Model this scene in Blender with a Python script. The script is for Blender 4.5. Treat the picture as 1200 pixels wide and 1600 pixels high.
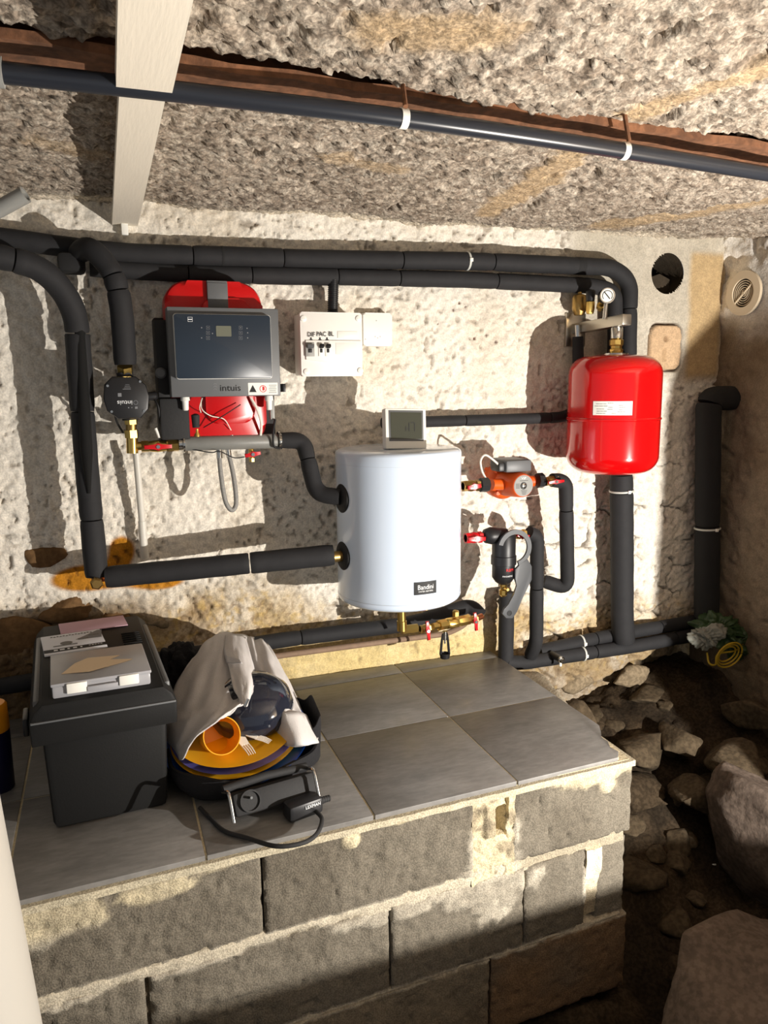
import bpy, bmesh, math, random
import numpy as np
from mathutils import Vector, Matrix
random.seed(5)
S = bpy.context.scene
COL = S.collection
for o in list(bpy.data.objects): bpy.data.objects.remove(o)

# ------------------------------------------------------------------ camera
F, CD, CH = 1202.0, 2.08, 1.5            # focal length in px of a 1200x1600 frame, distance to wall, height
_d = np.array([(674-600)/F, (7860-800)/F, 1.0]); _d /= np.linalg.norm(_d)
_a = (3943-600)/F
_X = np.array([_a, -(_a*_d[0]+_d[2])/_d[1], 1.0]); _X /= np.linalg.norm(_X)
_Y = np.cross(_d, _X); _Y = _Y if _Y[2] > 0 else -_Y
RM = np.array([_X, _Y, -_d])             # rows: world axes seen from the camera (x right, y down, z forward)
CAM = np.array([0.0, -CD, CH])
cd = bpy.data.cameras.new('camera'); cam = bpy.data.objects.new('camera', cd); COL.objects.link(cam)
cd.sensor_fit = 'VERTICAL'; cd.sensor_height = 36.0; cd.sensor_width = 27.0; cd.lens = F/1600*36.0
cd.clip_start = .02; cd.clip_end = 50
m = Matrix.Identity(4)
for i in range(3):
    m[i][0] = RM[i][0]; m[i][1] = -RM[i][1]; m[i][2] = -RM[i][2]; m[i][3] = CAM[i]
cam.matrix_world = m
S.camera = cam
def ray(px, py): return RM @ np.array([(px-600)/F, (py-800)/F, 1.0])
def W(px, py, d):                        # point seen at a pixel, d metres in front of the back wall
    r = ray(px, py); t = (-d-CAM[1])/r[1]; return Vector(CAM+t*r)
def WZ(px, py, z):                       # point seen at a pixel on a level plane
    r = ray(px, py); t = (z-CAM[2])/r[2]; return Vector(CAM+t*r)

# ------------------------------------------------------------------ world, lights, exposure
w = bpy.data.worlds.new('world'); S.world = w; w.use_nodes = True
bg = w.node_tree.nodes['Background']; bg.inputs[0].default_value = (.90, .93, .97, 1); bg.inputs[1].default_value = .32
S.view_settings.view_transform = 'Standard'; S.view_settings.look = 'None'
S.view_settings.exposure = 0.0; S.view_settings.gamma = 1.0; S.view_settings.use_curve_mapping = False
LAMP = Vector((1.55, -1.85, .86))
def lamp(name, loc, energy, radius, color):
    l = bpy.data.lights.new(name, 'POINT'); l.energy = energy; l.shadow_soft_size = radius; l.color = color
    o = bpy.data.objects.new(name, l); COL.objects.link(o); o.location = loc
    return o
lamp('work_lamp_light', LAMP, 226, .007, (1.0, .945, .87))

# ------------------------------------------------------------------ helpers
X, Y, Z = Vector((1, 0, 0)), Vector((0, 1, 0)), Vector((0, 0, 1))
LOC = {}
def lin(c): return tuple((v/255/12.92 if v/255 <= .04045 else ((v/255+.055)/1.055)**2.4) for v in c)
def setp(o, label=None, cat=None, group=None, kind=None):
    if label: o['label'] = label
    if cat: o['category'] = cat
    if group: o['group'] = group
    if kind: o['kind'] = kind
    return o
def thing(name, label, cat, loc, group=None):
    o = bpy.data.objects.new(name, None); COL.objects.link(o); o.location = loc; o.empty_display_size = .03
    LOC[o.name] = Vector(loc); return setp(o, label, cat, group)
def link_mesh(name, me, mat, parent, angle=40, label=None, cat=None, group=None, kind=None):
    """vertices come in world coordinates and are moved to the parent's (or the object's own) base"""
    if mat is not None and len(me.materials) == 0: me.materials.append(mat)
    me.polygons.foreach_set('use_smooth', [True]*len(me.polygons))
    if angle < 180: me.set_sharp_from_angle(angle=math.radians(angle))
    o = bpy.data.objects.new(name, me); COL.objects.link(o)
    if parent is not None:
        base = LOC[parent.name]; o.parent = parent; LOC[o.name] = base.copy()
    else:
        n = len(me.vertices); a = np.empty(n*3); me.vertices.foreach_get('co', a); a = a.reshape(-1, 3)
        mn, mx = a.min(0), a.max(0)
        base = Vector(((mn[0]+mx[0])/2, (mn[1]+mx[1])/2, mn[2])); o.location = base; LOC[o.name] = base.copy()
    me.transform(Matrix.Translation(-base)); me.update()
    return setp(o, label, cat, group, kind)
def ob(name, bm, mat, parent=None, angle=40, **k):
    me = bpy.data.meshes.new(name); bmesh.ops.recalc_face_normals(bm, faces=bm.faces); bm.to_mesh(me); bm.free()
    return link_mesh(name, me, mat, parent, angle, **k)
def B(): return bmesh.new()
def box(bm, c, s, rot=None, bev=0, seg=2, taper=None):
    r = bmesh.ops.create_cube(bm, size=1); vs = r['verts']
    for v in vs:
        k = (taper if (taper and v.co.z < 0) else 1)
        v.co = Vector((v.co.x*s[0]*k, v.co.y*s[1]*k, v.co.z*s[2]))
    if bev:
        es = list({e for v in vs for e in v.link_edges})
        nv = bmesh.ops.bevel(bm, geom=es, offset=bev, segments=seg, affect='EDGES', profile=.5)
        vs = list({v for f in nv['faces'] for v in f.verts} | {v for v in vs if v.is_valid})
    mt = Matrix.Translation(Vector(c)) @ (rot.to_4x4() if rot else Matrix.Identity(4))
    bmesh.ops.transform(bm, matrix=mt, verts=vs); return bm
def frame(ax):
    ax = Vector(ax).normalized(); u = ax.orthogonal().normalized()
    if abs(ax.y) < .9: u = Y.cross(ax).normalized()
    return ax, u, ax.cross(u)
def lathe(bm, p, ax, prof, n=24, ph=0):
    ax, u, v = frame(ax); p = Vector(p); rings = []
    for s, r in prof:
        c = p+ax*s
        rings.append([bm.verts.new(c+(u*math.cos(2*math.pi*i/n+ph)+v*math.sin(2*math.pi*i/n+ph))*max(r, 1e-5)) for i in range(n)])
    for a, b in zip(rings, rings[1:]):
        for i in range(n): bm.faces.new((a[i], a[(i+1) % n], b[(i+1) % n], b[i]))
    bm.faces.new(rings[0][::-1]); bm.faces.new(rings[-1]); return bm
def cyl(bm, p0, p1, r, n=20, ph=0):
    p0 = Vector(p0); d = Vector(p1)-p0; return lathe(bm, p0, d, [(0, r), (d.length, r)], n, ph)
def hexn(bm, p0, p1, r): return cyl(bm, p0, p1, r, 6, .3)
def rpath(pts, rad, step=.012):
    pts = [Vector(p) for p in pts]; out = [pts[0]]
    for i in range(1, len(pts)-1):
        a, b, c = pts[i-1], pts[i], pts[i+1]
        la, lc = (a-b).length, (c-b).length; k = min(rad, la*.49, lc*.49)
        p0, p2 = b+(a-b)/la*k, b+(c-b)/lc*k
        out += [p0*(1-t)**2+b*2*t*(1-t)+p2*t*t for t in [j/8 for j in range(9)]]
    out.append(pts[-1])
    res = [out[0]]
    for a, b in zip(out, out[1:]):
        n = max(1, int((b-a).length/step))
        res += [a.lerp(b, j/n) for j in range(1, n+1)]
    return [res[0]]+[q for p, q in zip(res, res[1:]) if (q-p).length > 1e-6]
def spline(pts, n=10):
    pts = [Vector(p) for p in pts]; P = [pts[0]*2-pts[1]]+pts+[pts[-1]*2-pts[-2]]; out = []
    for i in range(1, len(P)-2):
        a, b, c, d = P[i-1:i+3]
        for j in range(n):
            t = j/n; out.append(.5*((2*b)+(c-a)*t+(2*a-5*b+4*c-d)*t*t+(3*b-a-3*c+d)*t**3))
    return out+[pts[-1]]
def tube(bm, path, r, n=16):
    path = [Vector(p) for p in path]; rings = []; u = None
    for i, p in enumerate(path):
        t = (path[min(i+1, len(path)-1)]-path[max(i-1, 0)]).normalized()
        if u is None: u = frame(t)[1]
        u = (u-t*u.dot(t)).normalized(); v = t.cross(u)
        rr = r[i] if isinstance(r, (list, tuple)) else r
        rings.append([bm.verts.new(p+(u*math.cos(2*math.pi*k/n)+v*math.sin(2*math.pi*k/n))*rr) for k in range(n)])
    for a, b in zip(rings, rings[1:]):
        for k in range(n): bm.faces.new((a[k], a[(k+1) % n], b[(k+1) % n], b[k]))
    bm.faces.new(rings[0][::-1]); bm.faces.new(rings[-1]); return bm
def prism(bm, pts, o, u=X, v=Z, depth=.01, bev=0):
    """outline pts (a,b) -> o+u*a+v*b, pushed out along u x v"""
    o = Vector(o); wv = u.cross(v).normalized()*depth
    lo = [bm.verts.new(o+u*a+v*b) for a, b in pts]; hi = [bm.verts.new(q.co+wv) for q in lo]; n = len(lo)
    bm.faces.new(lo[::-1]); top = bm.faces.new(hi)
    for i in range(n): bm.faces.new((lo[i], lo[(i+1) % n], hi[(i+1) % n], hi[i]))
    if bev: bmesh.ops.bevel(bm, geom=list(top.edges), offset=bev, segments=2, affect='EDGES', profile=.5)
    return bm
def rrect(w_, h_, r, n=5):
    out = []
    for cx, cy, a0 in ((w_/2-r, h_/2-r, 0), (-w_/2+r, h_/2-r, 90), (-w_/2+r, -h_/2+r, 180), (w_/2-r, -h_/2+r, 270)):
        for i in range(n+1):
            a = math.radians(a0+90*i/n); out.append((cx+r*math.cos(a), cy+r*math.sin(a)))
    return out
def disc(r, n=28, k=1.0): return [(r*math.cos(2*math.pi*i/n), k*r*math.sin(2*math.pi*i/n)) for i in range(n)]
def annulus(bm, c, u, v, r0, r1, depth, n=40, a0=0, a1=360):
    c = Vector(c); wv = u.cross(v).normalized()*depth; full = abs(a1-a0) >= 360; q = []
    for i in range(n if full else n+1):
        a = math.radians(a0+(a1-a0)*i/n); e = u*math.cos(a)+v*math.sin(a)
        q.append([bm.verts.new(c+e*r0), bm.verts.new(c+e*r1), bm.verts.new(c+e*r1+wv), bm.verts.new(c+e*r0+wv)])
    for i in range(len(q) if full else len(q)-1):
        a, b = q[i], q[(i+1) % len(q)]
        for j in range(4): bm.faces.new((a[j], b[j], b[(j+1) % 4], a[(j+1) % 4]))
    if not full: bm.faces.new(q[0]); bm.faces.new(q[-1][::-1])
    return bm
def text(name, s, c, size, mat, parent, u=X, v=Z, ext=.0004, bend=None, sx=1.0, shear=0):
    cu = bpy.data.curves.new(name, 'FONT'); cu.body = s; cu.size = size; cu.extrude = ext; cu.align_x = 'CENTER'; cu.align_y = 'CENTER'
    cu.shear = shear; cu.resolution_u = 3
    t = bpy.data.objects.new('tmp', cu); me = bpy.data.meshes.new_from_object(t); bpy.data.objects.remove(t)
    wv = u.cross(v).normalized(); c = Vector(c)
    for q in me.vertices: q.co = c+u*(q.co.x*sx)+v*q.co.y+wv*(q.co.z+ext)
    if bend:
        for q in me.vertices: q.co = bend(q.co)
    return link_mesh(name, me, mat, parent, 30)

# ---- noise (numpy)
def _tab(seed): return np.random.RandomState(seed).rand(128, 128)
def vn(x, y, s, seed):
    T = _tab(seed); x = np.asarray(x)/s+1000.3; y = np.asarray(y)/s+1000.7
    xi = np.floor(x).astype(int); yi = np.floor(y).astype(int); fx = x-xi; fy = y-yi
    fx = fx*fx*(3-2*fx); fy = fy*fy*(3-2*fy); g = lambda a, b: T[a % 128, b % 128]
    return (g(xi, yi)*(1-fx)+g(xi+1, yi)*fx)*(1-fy)+(g(xi, yi+1)*(1-fx)+g(xi+1, yi+1)*fx)*fy
def fb(x, y, s, seed, o=4):
    r = 0; a = 1; t = 0
    for k in range(o): r = r+a*vn(x, y, s/2**k, seed+k); t += a; a *= .5
    return r/t*2-1
def worley(x, y, s, seed):
    R = np.random.RandomState(seed); jx, jy, jh = R.rand(64, 64), R.rand(64, 64), R.rand(64, 64)
    x = np.asarray(x)/s+640; y = np.asarray(y)/s+640; xi = np.floor(x).astype(int); yi = np.floor(y).astype(int)
    b = np.full(x.shape, 9.); h = np.zeros(x.shape); b2 = b.copy()
    for i in (-1, 0, 1):
        for j in (-1, 0, 1):
            a, c = (xi+i) % 64, (yi+j) % 64
            dd = np.hypot(xi+i+jx[a, c]-x, yi+j+jy[a, c]-y); n = dd < b
            b2 = np.where(n, b, np.minimum(b2, dd)); h = np.where(n, jh[a, c], h); b = np.where(n, dd, b)
    return b, b2, h
def ss(a, b, x): t = np.clip((x-a)/(b-a), 0, 1); return t*t*(3-2*t)
def grid(name, P, mat, tint=None, keep=None, parent=None, slab=None, angle=180, **k):
    n, mm = P.shape[:2]; idx = np.arange(n*mm).reshape(n, mm)
    q = np.stack([idx[:-1, :-1], idx[1:, :-1], idx[1:, 1:], idx[:-1, 1:]], -1).reshape(-1, 4)
    if keep is not None: q = q[keep.reshape(-1)]
    co = P.reshape(-1, 3); faces = q.tolist(); tc = None if tint is None else tint.reshape(-1, 3)
    if slab is not None:
        ring = list(idx[:, 0])+list(idx[-1, 1:])+list(idx[-2::-1, -1])+list(idx[0, -2:0:-1])
        b0 = len(co); co = np.vstack([co, co[ring]+np.array(slab)]); L = len(ring)
        if tc is not None: tc = np.vstack([tc, tc[ring]])
        faces += [[int(ring[i]), b0+i, b0+(i+1) % L, int(ring[(i+1) % L])] for i in range(L)]
        faces.append([b0+i for i in range(L)])
    me = bpy.data.meshes.new(name); me.from_pydata(co.tolist(), [], faces)
    if tc is not None:
        at = me.color_attributes.new('tint', 'FLOAT_COLOR', 'POINT')
        at.data.foreach_set('color', np.hstack([tc, np.ones((len(tc), 1))]).astype(np.float32).ravel())
    return link_mesh(name, me, mat, parent, angle, **k)
def C(*c): return np.array(lin(c))
def mixc(a, b, t): return a*(1-t[..., None])+b*t[..., None]

# ------------------------------------------------------------------ materials
def mat(name, col=(128, 128, 128), rough=.5, metal=0, var=0, vs=40, bump=0, bs=80, tint=False, coat=0, trans=0, stretch=None, spec=.5, ior=1.45, speck=0):
    m_ = bpy.data.materials.new(name); m_.use_nodes = True; nt = m_.node_tree; N, L = nt.nodes, nt.links
    p = N['Principled BSDF']; p.inputs['Roughness'].default_value = rough; p.inputs['Metallic'].default_value = metal
    p.inputs['Base Color'].default_value = (*lin(col), 1); p.inputs['Coat Weight'].default_value = coat; p.inputs['Coat Roughness'].default_value = .08
    p.inputs['Transmission Weight'].default_value = trans; p.inputs['Specular IOR Level'].default_value = spec; p.inputs['IOR'].default_value = ior
    tc = N.new('ShaderNodeTexCoord'); vec = tc.outputs['Object']
    if stretch:
        mp = N.new('ShaderNodeMapping'); mp.inputs['Scale'].default_value = stretch; L.new(vec, mp.inputs[0]); vec = mp.outputs[0]
    src = None
    if tint:
        a = N.new('ShaderNodeAttribute'); a.attribute_name = 'tint'; src = a.outputs['Color']; L.new(src, p.inputs['Base Color'])
    if var:
        nz = N.new('ShaderNodeTexNoise'); nz.inputs['Scale'].default_value = vs; nz.inputs['Detail'].default_value = 6; nz.inputs['Roughness'].default_value = .65
        L.new(vec, nz.inputs['Vector'])
        mr = N.new('ShaderNodeMapRange'); mr.inputs[1].default_value = .3; mr.inputs[2].default_value = .7; mr.inputs[3].default_value = 1-var; mr.inputs[4].default_value = 1+var*.6
        L.new(nz.outputs['Fac'], mr.inputs[0])
        mx = N.new('ShaderNodeMix'); mx.data_type = 'RGBA'; mx.blend_type = 'MULTIPLY'; mx.inputs[0].default_value = 1
        if src is None: mx.inputs[6].default_value = (*lin(col), 1)
        else: L.new(src, mx.inputs[6])
        L.new(mr.outputs[0], mx.inputs[7]); src = mx.outputs[2]
        if speck:
            n2 = N.new('ShaderNodeTexNoise'); n2.inputs['Scale'].default_value = vs*5; n2.inputs['Detail'].default_value = 3; L.new(vec, n2.inputs['Vector'])
            m2 = N.new('ShaderNodeMapRange'); m2.inputs[1].default_value = .42; m2.inputs[2].default_value = .58; m2.inputs[3].default_value = 1-speck; m2.inputs[4].default_value = 1+speck*.5
            L.new(n2.outputs['Fac'], m2.inputs[0]); mx2 = N.new('ShaderNodeMix'); mx2.data_type = 'RGBA'; mx2.blend_type = 'MULTIPLY'; mx2.inputs[0].default_value = 1
            L.new(src, mx2.inputs[6]); L.new(m2.outputs[0], mx2.inputs[7]); src = mx2.outputs[2]
        L.new(src, p.inputs['Base Color'])
    if bump:
        nb = N.new('ShaderNodeTexNoise'); nb.inputs['Scale'].default_value = bs; nb.inputs['Detail'].default_value = 5; L.new(vec, nb.inputs['Vector'])
        bp = N.new('ShaderNodeBump'); bp.inputs['Strength'].default_value = bump; bp.inputs['Distance'].default_value = .004
        L.new(nb.outputs['Fac'], bp.inputs['Height']); L.new(bp.outputs[0], p.inputs['Normal'])
    return m_
M = dict(
 plaster=mat('rough_plaster', rough=.95, tint=True, var=.16, vs=45, speck=.12, bump=.45, bs=160, spec=.15),
 ceil=mat('rough_ceiling', rough=.95, tint=True, var=.34, vs=38, speck=.30, bump=.8, bs=120, spec=.15),
 block=mat('concrete_block', rough=.95, tint=True, var=.14, vs=60, speck=.22, bump=.5, bs=300, spec=.15),
 earth=mat('earth', rough=.97, tint=True, var=.35, vs=22, speck=.3, bump=.7, bs=90, spec=.1),
 rock=mat('rubble_stone', (80, 69, 54), .95, var=.35, vs=16, speck=.25, bump=.8, bs=60, spec=.15),
 boulder=mat('purplish_stone', (98, 86, 77), .95, var=.3, vs=14, speck=.2, bump=.8, bs=50, spec=.12),
 earthstone=mat('earthy_stone', (62, 52, 40), .97, var=.35, vs=20, speck=.3, bump=.9, bs=70, spec=.1),
 palerock=mat('pale_stone', (146, 130, 106), .95, var=.25, vs=18, speck=.22, bump=.7, bs=70, spec=.15),
 brownstone=mat('brown_stone', (120, 92, 62), .95, var=.35, vs=14, speck=.15, bump=.6, bs=50, spec=.15),
 ochre=mat('ochre_mortar', (188, 128, 44), .95, var=.22, vs=20, bump=.4, bs=60, spec=.15),
 mortar=mat('cream_mortar', (206, 194, 164), .95, var=.15, vs=40, speck=.1, bump=.6, bs=120, spec=.15),
 greymortar=mat('grey_mortar', (170, 160, 140), .95, var=.2, vs=40, speck=.15, bump=.7, bs=140, spec=.15),
 tile=mat('grey_tile', (124, 122, 119), .42, var=.26, vs=8, bump=.12, bs=22, stretch=(1, 2.8, 1), spec=.4, speck=.08),
 foam=mat('black_foam', (40, 40, 42), .75, var=.14, vs=30, bump=.12, bs=60, spec=.35),
 darkfoam=mat('foam_joint', (30, 30, 31), .85),
 blackplastic=mat('black_plastic', (30, 30, 32), .42),
 blackmatte=mat('black_matte', (38, 38, 39), .75, bump=.15, bs=120),
 blackcloth=mat('black_cloth', (24, 24, 27), .9, bump=.4, bs=200),
 conduit=mat('black_polythene', (40, 43, 50), .28),
 rust=mat('rusty_steel', (124, 84, 58), .9, var=.5, vs=12, speck=.2, bump=.5, bs=70),
 plank=mat('painted_wood', (240, 231, 214), .7, var=.04, vs=8, stretch=(6, .6, 6), bump=.1, bs=40),
 woodend=mat('plank_end', (168, 156, 136), .85, var=.2, vs=30),
 white=mat('white_plastic', (236, 235, 228), .38),
 whitebox=mat('white_enclosure', (238, 236, 230), .42),
 pvc=mat('white_pvc', (214, 210, 200), .35),
 postw=mat('white_post', (176, 172, 164), .45),
 greypvc=mat('grey_pvc', (150, 150, 146), .5),
 enamel=mat('white_enamel', (218, 233, 252), .16, coat=.5),
 seam=mat('seam_grey', (176, 186, 200), .4),
 red=mat('red_enamel', (200, 8, 12), .16, coat=.6),
 redpl=mat('red_plastic', (196, 18, 28), .32),
 redpaint=mat('red_vessel', (190, 12, 16), .3),
 orange=mat('orange_cast', (224, 88, 18), .45, bump=.08, bs=150),
 brass=mat('brass', (216, 182, 104), .28, metal=1),
 oldbrass=mat('dull_brass', (170, 140, 84), .4, metal=1),
 copper=mat('copper', (190, 116, 78), .4, metal=1),
 dustycopper=mat('dusty_copper', (140, 116, 96), .75, var=.2, vs=40),
 chrome=mat('chrome', (205, 205, 202), .18, metal=1),
 steel=mat('brushed_steel', (190, 184, 172), .34, metal=1),
 darksteel=mat('painted_steel', (96, 98, 100), .45),
 greytube=mat('grey_tube', (126, 126, 122), .45, var=.08, vs=30),
 panel=mat('dark_glass', (40, 50, 62), .32),
 lcd=mat('lcd', (104, 106, 92), .35),
 lcddark=mat('lcd_dark', (54, 57, 47), .25),
 ink=mat('ink', (14, 14, 16), .6),
 softink=mat('grey_print', (120, 122, 126), .6),
 whiteink=mat('white_print', (232, 234, 236), .6),
 redink=mat('red_print', (206, 40, 44), .6),
 hose=mat('braided_hose', (140, 138, 134), .5, var=.25, vs=300, bump=.4, bs=500),
 cable=mat('white_cable', (232, 226, 214), .5),
 toolbox=mat('dark_grey_plastic', (27, 27, 27), .6, spec=.22, bump=.06, bs=300),
 clear=mat('clear_case', (158, 158, 162), .3, spec=.5),
 paper=mat('paper', (222, 224, 232), .75),
 pink=mat('pink_paper', (196, 160, 172), .8),
 beige=mat('beige_paper', (226, 204, 172), .8),
 jacket=mat('light_grey_cloth', (206, 202, 200), .9, var=.06, vs=30, bump=.25, bs=400),
 yellow=mat('yellow_plastic', (238, 176, 30), .35),
 blue=mat('blue_plastic', (24, 78, 176), .35),
 violet=mat('violet_plastic', (92, 88, 160), .35),
 amber=mat('orange_cup', (246, 172, 34), .3, trans=.15), capcol=mat('amber_cap', (232, 150, 26), .4),
 dome=mat('clear_dark_plastic', (44, 48, 62), .08, trans=.45, coat=.5),
 forkm=mat('clear_fork', (232, 226, 216), .2),
 green=mat('green_sack', (44, 66, 36), .5, var=.3, vs=30),
 shadedwhite=mat('shaded_white_sack', (128, 130, 122), .6),  # white sack colour darkened to carry the shade of the corner
 sackwhite=mat('white_sack', (196, 198, 192), .45),
 ropeyellow=mat('yellow_hose', (176, 146, 34), .5),
 navy=mat('navy_can', (26, 26, 60), .35, metal=.3),
 gridvent=mat('beige_plastic', (206, 190, 164), .5),
 wrench=mat('grey_nylon', (74, 76, 79), .5),
 black=mat('deep_black', (8, 8, 8), .9),
 holedark=mat('dark_hole_stone', (66, 58, 48), .95, var=.3, vs=30, bump=.6, bs=60, spec=.1),  # dark stone colour for the inside of the wall hole
 terra=mat('clay_plate', (196, 166, 132), .9, var=.12, vs=30, bump=.3, bs=120),
)

# ------------------------------------------------------------------ the shell
def axis_steps(*segs):
    out = []
    for a, b, s in segs: out += list(np.arange(a, b-1e-9, s))
    return np.array(out+[segs[-1][1]])
def build_wall_back():
    xs = axis_steps((-1.6, -.7, .05), (-.7, -.3, .006), (-.3, 2.02, .0042)); zs = axis_steps((.05, .4, .02), (.4, 1.98, .0042))
    x, z = np.meshgrid(xs, zs, indexing='ij')
    hole = Vector((1.722, 0, 1.827)); R = .063
    dx, dz = x-hole.x, z-hole.z; rr = np.hypot(dx, dz); sn = np.abs(rr-R) < .0036
    x = np.where(sn, hole.x+dx/np.maximum(rr, 1e-6)*R, x); z = np.where(sn, hole.z+dz/np.maximum(rr, 1e-6)*R, z)
    h = .012*fb(x, z, .28, 1, 3)+.006*fb(x, z, .07, 11, 3)+.0042*fb(x, z, .022, 21, 3)
    jx, jz = x+.009*fb(x, z, .018, 33, 3), z+.009*fb(x, z, .018, 35, 3); den = ss(.30, .65, vn(x, z, .11, 37))
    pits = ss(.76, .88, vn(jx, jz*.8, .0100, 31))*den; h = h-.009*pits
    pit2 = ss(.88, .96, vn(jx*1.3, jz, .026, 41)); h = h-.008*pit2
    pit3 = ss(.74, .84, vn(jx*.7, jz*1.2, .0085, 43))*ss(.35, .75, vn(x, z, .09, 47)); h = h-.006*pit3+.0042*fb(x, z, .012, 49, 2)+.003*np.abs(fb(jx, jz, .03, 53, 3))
    e = .03*fb(x, z, .16, 51, 4)
    white, sand, brown = C(236, 229, 216), C(196, 168, 122), C(132, 108, 80)
    t = mixc(white, C(218, 206, 186), ss(.0, .5, fb(x, z, .2, 61, 4))*.55); pit_tone = np.clip(.75*pits+.9*pit2+.5*pit3, 0, 1)
    low = ss(1.00, .86, z+e*1.6+.09*ss(.35, .6, x)+.10*ss(1.15, 1.35, x))          # bare masonry below the paint
    t = mixc(t, C(194, 172, 134), low*(.35+.65*ss(-.3, .3, fb(x, z, .09, 71, 4))))
    t = mixc(t, brown, low*ss(.05, .4, fb(x, z, .12, 81, 4))*.55*ss(.85, .4, x))
    h = h+low*(.007*fb(x, z, .05, 91, 3)-.004)
    och = np.exp(-((x+.065)/.10)**2-((z-1.005)/.042)**2)+.8*np.exp(-((x-.12)/.09)**2-((z-.975)/.028)**2)+.8*np.exp(-((x-.03)/.045)**2-((z-1.075)/.05)**2)
    t = mixc(t, C(190, 128, 38), ss(.42, .6, och+.5*e*8*.3))
    t = mixc(t, C(118, 92, 62), low*ss(.55, .8, vn(jx, jz, .008, 85))*.55); t = mixc(t, C(206, 176, 112), low*ss(.62, .85, vn(jx, jz, .012, 87))*.6)
    wa, wb_, wh = worley(x+.03*fb(x, z, .08, 89, 3), (z+.02*fb(x, z, .06, 93, 3))*1.7, .15, 15); ck = ss(.045, .015, wb_-wa)*ss(1.1, 1.2, x)*ss(1.35, 1.15, z+e)*ss(.45, .55, vn(x, z, .07, 95)); h = h-.012*ck; t = mixc(t, C(70, 58, 44), ck*.8)
    mud = ss(.97, .90, z+e)*ss(.12, .0, x+e)                                          # dark brown stones low on the left
    t = mixc(t, C(104, 82, 58), mud*.8)
    sp = np.exp(-((x-.685)/.022)**2-((z-1.535)/.03)**2); t = mixc(t, C(214, 168, 84), ss(.35, .9, sp+e*4)*.8)
    band = ss(.80, .70, z+e*.5)*ss(.35, .5, x)*ss(1.16, 1.1, x)                        # ochre render above the tiles
    t = mixc(t, C(222, 200, 142), band*.85); h = np.where(band > .3, h*.5, h); h = h+band*.012
    rusts = np.zeros(x.shape)
    for sx_, sz_, r_ in ((1.0, 1.72, .006), (1.02, 1.71, .005), (.98, 1.70, .005), (1.05, 1.62, .006), (1.09, 1.63, .006), (1.12, 1.61, .006), (.93, 1.66, .004)):
        rusts = np.maximum(rusts, ss(r_, r_*.4, np.hypot(x-sx_, z-sz_)))
    t = mixc(t, C(86, 46, 30), rusts); h = h-.004*rusts
    t = mixc(t, C(96, 78, 60), pit_tone*.62)  # pits tinted darker than the plaster around them
    cem = ss(1.335, 1.375, x+e*.7)*ss(1.47, 1.52, z+e*.6+.18*ss(1.75, 1.60, x)*0)*ss(1.98, 1.93, x)  # smooth cement patch
    t = mixc(t, C(190, 182, 166), cem*(1-.25*ss(-.1, .5, fb(x, z, .1, 95, 4))))
    tan = cem*ss(1.80, 1.83, x+e*.4)*ss(1.91, 1.885, z+e*.3); t = mixc(t, C(190, 162, 118), tan*.9)
    h = h*(1-cem)+cem*(.010+.0012*fb(x, z, .05, 97, 3))
    t = mixc(t, C(128, 108, 82), ss(.66, .52, z+e)*ss(1.12, 1.2, x)*.6)
    pc = Vector((1.728, 0, 1.597)); ax_, az_ = np.abs(x-pc.x)/.062, np.abs(z-pc.z)/.072; sup = (ax_**5+az_**5)**.2
    sup = sup+.03*fb(x, z, .04, 99, 2); groove = ss(.95, 1.0, sup)*ss(1.10, 1.05, sup); h = h-.014*groove; t = mixc(t, C(70, 54, 40), groove)
    inside = ss(1.0, .95, sup); t = mixc(t, C(202, 172, 138), inside); h = h+.003*inside
    dim = ss(.011, .007, np.hypot(x-pc.x, z-pc.z-.028)); h = h-.010*dim; t = mixc(t, C(120, 96, 70), dim*.6)
    dim = ss(.010, .007, np.abs(x-pc.x+.006))*ss(.022, .018, np.abs(z-pc.z+.024)); h = h-.0018*dim; t = mixc(t, C(176, 146, 110), dim*.5)
    rec = ss(1.14, 1.2, x)*ss(.475, .445, z-.30*np.clip(x-1.42, 0, .4)-.35*np.clip(x-1.74, 0, .2)+e*1.3); h = h-.09*rec                         # the plaster ends over the earth
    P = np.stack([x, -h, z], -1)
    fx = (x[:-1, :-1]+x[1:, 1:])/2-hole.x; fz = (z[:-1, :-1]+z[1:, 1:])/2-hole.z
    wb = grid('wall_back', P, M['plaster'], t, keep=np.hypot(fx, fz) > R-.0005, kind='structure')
    bm = B(); cyl(bm, (hole.x, .16, hole.z), (hole.x, -.008, hole.z), R+.001, 40)
    bmesh.ops.delete(bm, geom=[f for f in bm.faces if len(f.verts) > 4 and f.calc_center_median().y < 0], context='FACES')
    ob('hole_lining', bm, M['holedark'], wb)
    bm = B(); prism(bm, [(-.045, -.062), (.05, -.062), (.05, -.01), (.01, .006), (-.02, -.004), (-.045, -.012)], (hole.x, .07, hole.z), depth=.03)
    ob('rubble_plug', bm, M['holedark'], wb)
    return wb
WB = build_wall_back()
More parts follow.
